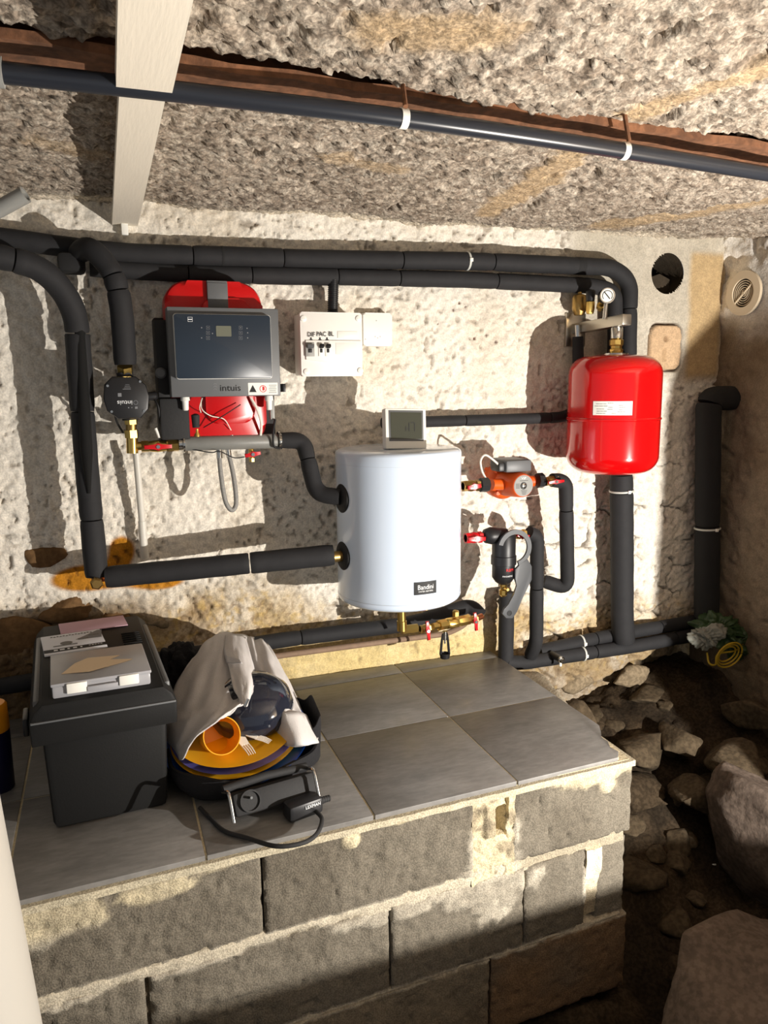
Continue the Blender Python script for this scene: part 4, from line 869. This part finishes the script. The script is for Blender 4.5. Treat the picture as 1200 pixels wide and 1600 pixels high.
ob('vessel_body', lathe(B(), (vx, -vd, vz0), Z, pr, 72), M['red'], ev, 30)
def onV(px, py, R=vr):
    r = ray(px, py); o_ = CAM-np.array([vx, -vd, 0]); a = r[0]**2+r[1]**2; b = 2*(o_[0]*r[0]+o_[1]*r[1]); c = o_[0]**2+o_[1]**2-R*R
    t = (-b-math.sqrt(max(0, b*b-4*a*c)))/(2*a); return Vector(CAM+t*r)
vl = onV(957, 638); va = math.atan2(vl.y+vd, vl.x-vx)
def vbend(p):
    a = va+(p.x-vl.x)/vr; R = vr+.0004-(p.y-vl.y); return Vector((vx+R*math.cos(a), -vd+R*math.sin(a), p.z))
sl = curved_plate('label', .106, .038, vl, 0, .0005, M['white'], ev, vbend)
bm = B()
for x_, z_, w_ in ((-.03, .012, .03), (-.005, .014, .016), (-.03, .006, .036), (-.005, .003, .012), (-.032, -.002, .022), (-.006, -.003, .014), (-.028, -.008, .028), (.022, .008, .012), (.026, .002, .018), (.022, -.004, .010), (-.03, -.014, .026), (.004, -.014, .012), (.028, -.014, .018), (.024, -.010, .022)):
    n = 3; 
    for i in range(n):
        a_, b_ = x_-w_/2+w_*i/n, x_-w_/2+w_*(i+.9)/n
        bm.faces.new([bm.verts.new(vbend(Vector((vl.x+q, vl.y-.0008, vl.z+r)))) for q, r in ((a_, z_-.0007), (b_, z_-.0007), (b_, z_+.0007), (a_, z_+.0007))])
ob('small_print', bm, M['softink'], sl)
vt_ = Vector((vx, -vd, vz1))
ob('neck_flange', lathe(B(), vt_, Z, [(0, .040), (.004, .040), (.005, .034), (.007, .034), (.008, .020)], 28), M['chrome'], ev)
ob('neck_nut', lathe(B(), vt_+Z*.006, Z, [(0, .016), (.006, .020), (.012, .020), (.014, .016), (.022, .0165), (.024, .020), (.038, .020), (.041, .016)], 8), M['brass'], ev)
ob('quick_coupling', lathe(B(), vt_+Z*.047, Z, [(0, .0145), (.002, .017), (.030, .017), (.034, .014)], 24), M['chrome'], ev)
br = thing('vessel_bracket', 'steel bar bracket carrying the red vessel from the wall', 'bracket', (vx, -.1, vt_.z+.09))
zb = vt_.z+.092; e0, e1 = Vector((vx-.010, .0, zb-.006)), Vector((vx, -vd-.045, zb+.006))
mid_ = (e0+e1)/2; L = (e1-e0).length; rot = (e0-e1).to_track_quat('Y', 'Z').to_matrix()
bm = B(); box(bm, mid_, (.032, L, .030), rot, .003); ob('bar', bm, M['steel'], br)
bm = B(); box(bm, (vx-.012, -.008, zb-.008), (.07, .014, .10), bev=.003); ob('wall_flange', bm, M['steel'], br)
ga = thing('pressure_gauge', 'small round pressure gauge with white dial above the steel bracket', 'gauge', W(950, 478, .17))
gc = W(949, 462, .18); gd = Vector((-.35, -1, .0)).normalized()
ob('gauge_case', lathe(B(), gc-gd*.026, gd, [(0, .018), (.003, .0215), (.022, .0215), (.026, .0205)], 32), M['blackplastic'], ga)
gu = Z.cross(gd)*-1; gu = gd.cross(Z).normalized(); gu = gu if gu.x > 0 else -gu
bm = B(); annulus(bm, gc, gu, Z, .0185, .0215, .003, 32); ob('rim', bm, M['chrome'], ga)
bm = B(); prism(bm, disc(.0186, 32), gc, gu, Z, .001); dl = ob('dial', bm, M['white'], ga)
bm = B(); prism(bm, [(-.011, .010), (-.009, .012), (.008, -.008), (.006, -.010)][::-1], gc+gd*.0018, gu, Z, .0006); annulus(bm, gc+gd*.0012, gu, Z, .013, .0150, .0005, 24, -40, 220); ob('needle', bm, M['ink'], dl)
ob('stem', cyl(B(), gc-gd*.010-Z*.018, Vector((gc.x, gc.y+.010, zb+.012)), .006, 10), M['chrome'], ga)
sv = thing('safety_valve', 'brass air vent and safety valve behind the pressure gauge', 'valve', W(905, 500, .05))
p = W(905, 486, .06); ob('vent_body', lathe(B(), p, Z, [(-.012, .014), (0, .020), (.008, .022), (.038, .022), (.046, .018), (.05, .006), (.055, .006)], 10), M['oldbrass'], sv)
p = W(922, 485, .11); ob('valve_body', lathe(B(), p, Z, [(-.01, .010), (.004, .013), (.024, .013), (.027, .009)], 8), M['brass'], sv)
ob('valve_cap', lathe(B(), p+Z*.026, Z, [(0, .012), (.028, .014), (.032, .010)], 16), M['blackplastic'], sv)
p = W(938, 480, .13); ob('side_port', lathe(B(), p, Vector((-.3, -.5, .25)), [(-.014, .008), (.0, .012), (.012, .012), (.014, .009)], 8), M['brass'], sv)
ob('steel_tail', cyl(B(), W(902, 508, .05), W(903, 530, .05), .0095, 14), M['chrome'], sv)
# vent grille on the right wall
vg = thing('vent_grille', 'round beige vent grille on the right hand wall', 'vent', (1.93, -.115, 1.69))
vc = Vector((1.938, -.115, 1.762)); uy, uz = -Y, Z; ux = Vector((0, -1, 0))
def ann(c, r0, r1, dpt): bm = B(); return annulus(bm, c, ux, Z, r0, r1, -dpt if ux.cross(Z).x > 0 else dpt, 44)
ob('rim', ann(vc, .044, .069, .010), M['gridvent'], vg)
for r_ in (.010, .017, .024, .031, .038): ob('ring', ann(vc+Vector((-.002, 0, 0)), r_-.0013, r_+.0011, .004), M['gridvent'], vg)
ob('hub', ann(vc+Vector((-.002, 0, 0)), .0001, .005, .006), M['gridvent'], vg)
for a in (40, 220):
    e = ux*math.cos(math.radians(a))+Z*math.sin(math.radians(a)); ob('spoke', cyl(B(), vc+Vector((-.005, 0, 0)), vc+Vector((-.005, 0, 0))+e*.047, .003, 8), M['gridvent'], vg)
bm = B(); cyl(bm, vc+Vector((.002, 0, 0)), vc+Vector((.006, 0, 0)), .052, 32); ob('dark_duct', bm, M['black'], vg)

# ------------------------------------------------------------------ toolbox and what lies on it
tbx = thing('toolbox', 'large dark grey plastic toolbox standing on the tiles at left', 'toolbox', (-.04, -.37, .657))
RT = Matrix.Rotation(math.radians(3), 3, 'Z'); tc_ = Vector((-.042, -.365, .657))
def tp(a, b, c_): return tc_+RT @ Vector((a, b, c_))
bm = B(); box(bm, tp(0, 0, .0965), (.226, .47, .193), RT, .012, taper=.94); ob('body', bm, M['toolbox'], tbx)
def loft(bm, prof, y0, y1, inset0=.0):
    a = [bm.verts.new(tp(x_*(1-inset0), y0, z_)) for x_, z_ in prof]; b = [bm.verts.new(tp(x_*(1-inset0), y1, z_)) for x_, z_ in prof]; n = len(a)
    for i in range(n): bm.faces.new((a[i], a[(i+1) % n], b[(i+1) % n], b[i]))
    fa = bm.faces.new(a[::-1]); fb_ = bm.faces.new(b); bmesh.ops.bevel(bm, geom=list(fa.edges)+list(fb_.edges), offset=.006, segments=2, affect='EDGES', profile=.5)
bm = B(); loft(bm, [(-.130, .188), (.130, .188), (.132, .232), (.124, .252), (.108, .268), (-.108, .268), (-.124, .252), (-.132, .232)], -.255, .25); ob('lid', bm, M['toolbox'], tbx)
bm = B(); box(bm, tp(0, -.257, .236), (.258, .006, .004), RT, .0015); ob('lid_rim', bm, M['darksteel'], tbx)
bm = B()
for k in range(6): box(bm, tp(.078, .03+k*.015, .2695), (.040, .004, .003), RT, .001)
ob('grip_ribs', bm, M['toolbox'], tbx)
for s in (-1, 1):
    bm = B(); box(bm, tp(s*.118, -.02, .2545), (.012, .40, .02), RT, .005); ob('lid_ridge', bm, M['darksteel'], tbx)
bm = B(); box(bm, tp(-.139, -.19, .215), (.010, .06, .035), RT, .003); ob('latch', bm, M['blackplastic'], tbx)
oz = .268
org = thing('organizer_case', 'flat clear small-parts case lying at the front of the toolbox lid', 'case', tp(0, -.14, oz+.001))
oc0 = Vector((-.001, -.150, oz+.0145))
def op_(a, b, c_): return tp(oc0.x+a, oc0.y+b, oc0.z+c_)
bm = B(); box(bm, op_(0, 0, -.003), (.176, .168, .024), RT, .004); ob('tray', bm, M['clear'], org)
bm = B(); box(bm, op_(0, 0, .0115), (.180, .172, .007), RT, .0025); ob('lid', bm, M['clear'], org)
for s in (-.045, .048): bm = B(); box(bm, op_(s, -.086, .003), (.036, .008, .020), RT, .002); ob('clasp', bm, M['white'], org)
bm = B(); box(bm, op_(.0, -.089, -.002), (.055, .006, .010), RT, .002); ob('handle', bm, M['clear'], org)
pa = [(-.070, -.050), (-.02, -.062), (.05, -.030), (.062, -.022), (.02, -.005), (.04, .012), (-.02, .022), (-.045, -.01)]
bm = B(); prism(bm, [((RT @ Vector((a, b, 0))).x, (RT @ Vector((a, b, 0))).y) for a, b in pa], op_(0, .012, .0152), X, Y, .001)
for v in bm.verts: v.co.z += .006*max(0, math.sin((v.co.x+v.co.y)*40))*.6
ob('paper_scrap', bm, M['beige'], label='torn beige paper scrap on the clear parts case', cat='paper')
bk = thing('booklet', 'printed manual with a black band lying askew on the toolbox lid', 'booklet', tp(-.02, .08, oz+.001))
RB = Matrix.Rotation(math.radians(7), 3, 'Z'); bc = tp(-.045, .085, oz+.0035)
def bp_(a, b, c_): return bc+RB @ Vector((a, b, c_))
bm = B(); box(bm, bp_(0, 0, -.0005), (.128, .135, .004), RB, .0008); ob('pages', bm, M['paper'], bk)
bm = B(); box(bm, bp_(0, -.047, .0018), (.128, .020, .0006), RB); bb = ob('black_band', bm, M['ink'], bk)
bm = B()
for i, w_ in enumerate((.010, .012, .006, .010, .005)): box(bm, bp_(-.040+i*.013, -.047, .0023), (w_*.8, .007, .0004), RB)
for i in range(5): box(bm, bp_(.030+i*.006, -.045, .0023), (.004, .003, .0004), RB)
ob('band_print', bm, M['whiteink'], bb)
bm = B(); prism(bm, disc(.013, 18, .9), bp_(-.015, -.004, .0017), X, Y, .0005); box(bm, bp_(-.018, -.018, .002), (.05, .005, .0005), RB); box(bm, bp_(.022, .012, .002), (.022, .010, .0005), RB); box(bm, bp_(.046, .03, .002), (.022, .008, .0005), RB); ob('picture', bm, M['darksteel'], bk)
bm = B(); prism(bm, [(.0, .0), (.055, .0), (.055, .055), (.045, .055)], bp_(.006, .010, .0017), X, Y, .0003); ob('picture_tint', bm, M['softink'], bk)
bm = B()
for i in range(14): box(bm, bp_(-.042+i*.0065, .052-.002*(i % 2), .002), (.0045, .005, .0004), RB)
ob('title_print', bm, M['darksteel'], bk)
bm = B(); box(bm, tp(.002, .205, oz+.0025), (.150, .085, .0022), Matrix.Rotation(math.radians(6), 3, 'Z'), .0006); ob('leaflet', bm, M['pink'], label='pink leaflet at the back of the toolbox lid', cat='leaflet')
# spray can and white post at the left edge
sc_ = thing('spray_can', 'dark blue spray can with orange cap at the left edge', 'spray can', WZ(2, 1240, .657))
p = WZ(-1, 1240, .645)+Z*.012
ob('can', lathe(B(), p, Z, [(0, .030), (.004, .032), (.130, .032), (.143, .026)], 28), M['navy'], sc_)
ob('cap', lathe(B(), p+Z*.131, Z, [(0, .031), (.003, .0325), (.055, .031), (.060, .027)], 28), M['capcol'], sc_)
def post():
    q0, q1 = W(22, 1170, 1.0), W(62, 1600, 1.0); r = .105
    e = q1-Vector((r, 0, 0)); bm = B(); base = Vector((q1.x-r+.046, -1.02, 0.0)); top = Vector((q1.x-r-.060, -1.0, 1.5))
    lathe(bm, base, top-base, [(0, r), ((top-base).length-.02, r), ((top-base).length-.006, r*.96), ((top-base).length, r*.86)], 40)
    return ob('white_drum', bm, M['postw'], label='smooth white round post cut off by the lower left corner', cat='post')
post()

# ------------------------------------------------------------------ bag, crockery, jacket
bag = thing('tote_bag', 'low black bag holding crockery beside the toolbox', 'bag', (.25, -.44, .657))
def tub(bm, c, rx, ry, z0, z1, seed, wall=.006, n=56):
    R = []
    for k, (s, zz) in enumerate(((.80, 0), (.92, .12), (1.0, .45), (1.02, .8), (1.0, 1), (.965, 1), (.96, .6), (.85, .1))):
        ring = []
        for i in range(n):
            a = 2*math.pi*i/n; q = 1+.035*math.sin(3*a+seed)+.02*math.sin(7*a+seed*2+zz*3); e = 2.6
            cx = math.copysign(abs(math.cos(a))**(2/e), math.cos(a)); cy = math.copysign(abs(math.sin(a))**(2/e), math.sin(a))
            z = z0+(z1-z0)*zz*(1+.10*math.sin(2*a+1.3)+.06*math.sin(5*a))
            ring.append(bm.verts.new(Vector(c)+Vector((cx*rx*s*q, cy*ry*s*q, z))))
        R.append(ring)
    for a, b in zip(R, R[1:]):
        for i in range(n): bm.faces.new((a[i], a[(i+1) % n], b[(i+1) % n], b[i]))
    bm.faces.new(R[0][::-1]); bm.faces.new(R[-1]); return bm
ob('bag_body', tub(B(), (.245, -.43, 0), .168, .20, .658, .718, 2), M['blackcloth'], bag)
TP = Matrix.Rotation(math.radians(14), 3, 'X') @ Matrix.Rotation(math.radians(-6), 3, 'Y')
pcx = Vector((.232, -.485, .750)); nrm = TP @ Z
def plate(label, off, r, mt, rise=.012):
    o = lathe(B(), pcx+nrm*off, nrm, [(0, r*.55), (.002, r*.60), (.004, r*.72), (rise, r*.985), (rise+.0022, r), (rise+.0018, r*.965), (.0065, r*.70), (.005, 0)], 60)
    return ob('plate', o, M[mt], label=label, cat='plate', group='stacked picnic plates in the bag')
plate('bottom blue plate of the stack in the black bag', -.040, .158, 'blue', .022)
plate('lower orange-yellow plate of the stack in the bag', -.018, .141, 'yellow')
plate('violet plate between the two yellow plates', -.007, .139, 'violet')
plate('topmost yellow plate, under the orange cup', .006, .134, 'yellow')
def pp_(a, b, h): return pcx+TP @ Vector((a, b, h))
dm = B(); prf = [(0, .088), (.018, .094), (.045, .088), (.068, .066), (.082, .035), (.086, 0)]
lathe(dm, pp_(.040, .020, .020), nrm, prf, 44); ob('bowl', dm, M['dome'], label='clear dark bowl turned upside down on the yellow plate', cat='bowl')
cc0 = pp_(-.040, -.072, .056); ca = Vector((.10, -.78, .38)).normalized()
ob('cup', lathe(B(), cc0-ca*.068, ca, [(0, .026), (.003, .029), (.085, .038), (.088, .0385), (.088, .0365), (.080, .036), (.006, .027), (.006, 0)], 44), M['amber'], label='orange plastic cup lying on the plates', cat='cup')
def fork(p, dirn, label):
    o = thing('plastic_fork', label, 'fork', p, 'clear plastic forks on the plates'); dirn = Vector(dirn).normalized(); s = dirn.cross(Z).normalized(); up = s.cross(dirn)
    bm = B(); prism(bm, [(-.009, 0), (.009, 0), (.011, -.020), (.004, -.034), (.0025, -.085), (-.0025, -.085), (-.004, -.034), (-.011, -.020)], p, s, dirn, .0016); ob('handle', bm, M['forkm'], o)
    for k in range(4): ob('tine', tube(B(), [p+s*(-.0078+.0052*k)-dirn*.001, p+s*(-.0078+.0052*k)+dirn*.016+up*.002, p+s*(-.0074+.0049*k)+dirn*.030+up*.001], [.0017, .0015, .0009], 6), M['forkm'], o)
f0 = pp_(.004, -.088, .026)
fork(f0+Vector((.002, -.004, .006)), (.28, -.85, -.30), 'clear plastic fork nearest the orange cup'); fork(f0+Vector((.030, .010, .012)), (.75, -.55, -.25), 'clear plastic fork pointing right beside the first')
# draped jacket
def patch(ctrl, nu=9, nv=9, seed=0, amp=.004, th=.003):
    G = [[W(*c) for c in row] for row in ctrl]; rows = [spline(r, nu) for r in G]; colsN = len(rows[0]); grd = [spline([r[i] for r in rows], nv) for i in range(colsN)]
    bm = B(); n, m2 = len(grd), len(grd[0]); vv = []
    uu, v_ = np.meshgrid(np.linspace(0, 1, n), np.linspace(0, 1, m2), indexing='ij'); nz = fb(uu*1.6+v_*.5, v_*.5, .32, seed, 3)*1.0+.4*fb(uu, v_, .12, seed+9, 2)
    for i in range(n):
        vv.append([bm.verts.new(grd[i][j]+Vector((0, -.6, .8))*float(nz[i, j])*amp*2) for j in range(m2)])
    fs = [bm.faces.new((vv[i][j], vv[i+1][j], vv[i+1][j+1], vv[i][j+1])) for i in range(n-1) for j in range(m2-1)]
    bmesh.ops.recalc_face_normals(bm, faces=fs); bmesh.ops.solidify(bm, geom=fs, thickness=th); return bm
jk = thing('jacket', 'light grey work jacket draped over the black bag', 'jacket', (.25, -.35, .70))
ob('body_panel', patch([
    [(300, 1030, .24), (322, 1003, .22), (345, 988, .21), (372, 990, .20), (398, 994, .20)],
    [(278, 1062, .31), (312, 1036, .33), (345, 1022, .34), (372, 1018, .33), (392, 1022, .31)],
    [(264, 1100, .38), (302, 1082, .43), (342, 1066, .45), (370, 1056, .44), (392, 1052, .40)],
    [(257, 1135, .43), (290, 1122, .50), (333, 1102, .53), (366, 1086, .52), (390, 1076, .48)],
    [(262, 1160, .47), (283, 1160, .545), (322, 1130, .575), (360, 1106, .575), (384, 1090, .55)],
    [(276, 1180, .49), (284, 1187, .56), (306, 1150, .585), (350, 1118, .59), (382, 1096, .565)]], 8, 8, 3, .008), M['jacket'], jk, 180)
ob('front_flap', patch([
    [(352, 992, .235), (366, 990, .245), (384, 996, .24)],
    [(350, 1020, .35), (372, 1018, .37), (392, 1024, .35)],
    [(358, 1045, .43), (378, 1044, .46), (398, 1046, .42)],
    [(366, 1075, .52), (384, 1072, .535), (398, 1064, .49)],
    [(376, 1096, .57), (386, 1102, .59), (395, 1080, .53)]], 8, 8, 7, .003), M['jacket'], jk, 180)
ob('pocket_flap', patch([[(352, 1022, .405), (374, 1030, .45)], [(354, 1036, .425), (378, 1036, .465)]], 8, 5, 9, .001), M['jacket'], jk, 180)
ob('sleeve', patch([
    [(384, 994, .20), (400, 996, .21), (414, 1004, .20), (422, 1012, .16)],
    [(392, 1024, .32), (412, 1026, .34), (430, 1032, .32), (440, 1042, .26)],
    [(402, 1066, .41), (424, 1062, .44), (446, 1066, .42), (458, 1076, .34)],
    [(416, 1110, .48), (440, 1104, .53), (464, 1106, .50), (474, 1112, .42)],
    [(428, 1138, .52), (452, 1134, .575), (478, 1132, .55), (487, 1140, .46)],
    [(440, 1164, .555), (458, 1162, .605), (486, 1160, .60), (497, 1156, .52)]], 8, 8, 13, .007), M['jacket'], jk, 180)
ob('cuff', patch([[(424, 1116, .515), (446, 1112, .55), (470, 1112, .53), (480, 1118, .45)], [(439, 1163, .56), (460, 1160, .612), (486, 1158, .608), (498, 1156, .53)], [(442, 1166, .555), (462, 1167, .60), (484, 1164, .595), (495, 1160, .53)]], 8, 6, 17, .002), M['jacket'], jk, 180)
bm = B(); cyl(bm, W(388, 1092, .60), W(382, 1104, .603), .003, 8); ob('zip_pull', bm, M['chrome'], jk)
def blob(name, c, s, seed, mt, kk=.34, **k):
    bm = B(); bmesh.ops.create_icosphere(bm, subdivisions=5, radius=1); cs = np.array([v.co[:] for v in bm.verts]); nn = fb(cs[:, 0]+cs[:, 2]*.7+seed, cs[:, 1]-cs[:, 2]*.6, .55, seed, 4)-.7*np.abs(fb(cs[:, 0]-cs[:, 2]*.5, cs[:, 1]+cs[:, 2]*.9+seed, .35, seed+5, 3))
    for v, q in zip(bm.verts, nn): v.co = Vector(c)+Vector((v.co.x*s[0], v.co.y*s[1], v.co.z*s[2]))*(1+kk*q)
    return ob(name, bm, mt, None, 180, **k)
blob('cloth_pouch', (.150, -.15, .755), (.065, .06, .10), 5, M['blackcloth'], label='crumpled black cloth pouch between toolbox and jacket', cat='pouch', group='black cloth pouches')
blob('cloth_pouch', (.25, -.22, .765), (.085, .07, .10), 8, M['blackcloth'], label='black pouch under the top fold of the jacket', cat='pouch', group='black cloth pouches')
ob('bag_side', tub(B(), (.385, -.46, 0), .035, .075, .66, .765, 4), M['blackcloth'], bag)
# power strip with socket, plug and cord
ps = thing('power_strip', 'black power strip with a round socket and steel wire handles', 'power strip', (.26, -.66, .657))
RP = Matrix.Rotation(math.radians(10), 3, 'Z') @ Matrix.Rotation(math.radians(-25), 3, 'X'); pc2 = Vector((.272, -.672, .692))
def pq(a, b, c_): return pc2+RP @ Vector((a, b, c_))
bm = B(); box(bm, pc2, (.175, .045, .045), RP, .008); ob('strip_body', bm, M['blackmatte'], ps)
bm = B(); lathe(bm, pq(-.055, -.024, .002), RP @ -Y, [(0, .021), (.004, .021), (.004, .018), (-.004, .018)], 28); so = ob('socket', bm, M['blackmatte'], ps)
bm = B(); cyl(bm, pq(-.055, -.022, .008), pq(-.055, -.036, .008), .0025, 10); ob('earth_pin', bm, M['chrome'], so)
for s in (-.098, .078): ob('wire_handle', tube(B(), rpath([pq(s, .0, .030), pq(s, -.042, .030), pq(s, -.042, -.026)], .014), .0035, 10), M['chrome'], ps)
ob('grip', tube(B(), [pq(-.098, -.004, .034), pq(-.01, -.004, .038), pq(.078, -.004, .034)], .008, 12), M['blackmatte'], ps)
pg = thing('power_plug', 'black moulded plug with its cord looping over the tile edge', 'plug', (.33, -.70, .657))
RG = Matrix.Rotation(math.radians(14), 3, 'Z'); g0 = Vector((.322, -.712, .676))
bm = B(); box(bm, g0, (.075, .038, .034), RG, .008); pb = ob('plug_body', bm, M['blackplastic'], pg)
text('lettering', 'LEXMAN', g0+RG @ Vector((.012, -.0205, .008)), .0085, M['whiteink'], pb, u=RG @ X, v=(Z+Y*.25).normalized())
ob('strain_relief', corr(g0+RG @ Vector((.036, 0, 0)), g0+RG @ Vector((.062, 0, -.002)), .0065), M['blackmatte'], pg)
cz = .6625
cpath = [g0+RG @ Vector((.060, 0, -.002)), WZ(492, 1262, cz+.006), WZ(503, 1280, cz+.006), WZ(494, 1304, cz+.007), WZ(470, 1318, cz+.010), WZ(430, 1322, cz+.010), WZ(385, 1309, cz+.002), WZ(350, 1298, cz), WZ(325, 1275, cz), WZ(312, 1262, cz+.005)]
ob('cord', tube(B(), spline(cpath, 12), .0042, 12), M['blackmatte'], pg)
# sacks in the dark corner
sk = thing('rubbish_sack', 'crumpled green and white sack tied with yellow hose in the dark corner', 'sack', W(1130, 1040, .14))
def part_blob(name, c, s, seed, mt, kk=.34):
    o = blob(name, c, s, seed, mt, kk=kk); o.parent = sk; o.location = Vector(o.location)-LOC[sk.name]; LOC[o.name] = LOC[sk.name].copy()
part_blob('green_bag', W(1120, 983, .17), (.075, .07, .050), 12, M['green'], .8); part_blob('white_bag', W(1104, 994, .21), (.050, .045, .038), 15, M['shadedwhite'], .8); part_blob('dark_bag', W(1142, 1006, .18), (.075, .06, .055), 19, M['green'], .8)
hp = W(1136, 1022, .24)
for k, r_ in enumerate((.028, .036, .044)):
    ob('hose_coil', tube(B(), [hp+Vector((r_*1.15*math.cos(t), -.012*k*.4-.01*math.sin(t), r_*math.sin(t))) for t in np.linspace(0, 6.2, 32)], .0028, 8), M['ropeyellow'], sk)
ob('hose_coil', tube(B(), spline([W(1105, 1020, .2), W(1108, 1036, .22), W(1118, 1038, .23), W(1122, 1022, .23), W(1150, 1016, .23), W(1165, 1000, .2)], 8), .003, 8), M['ropeyellow'], sk)
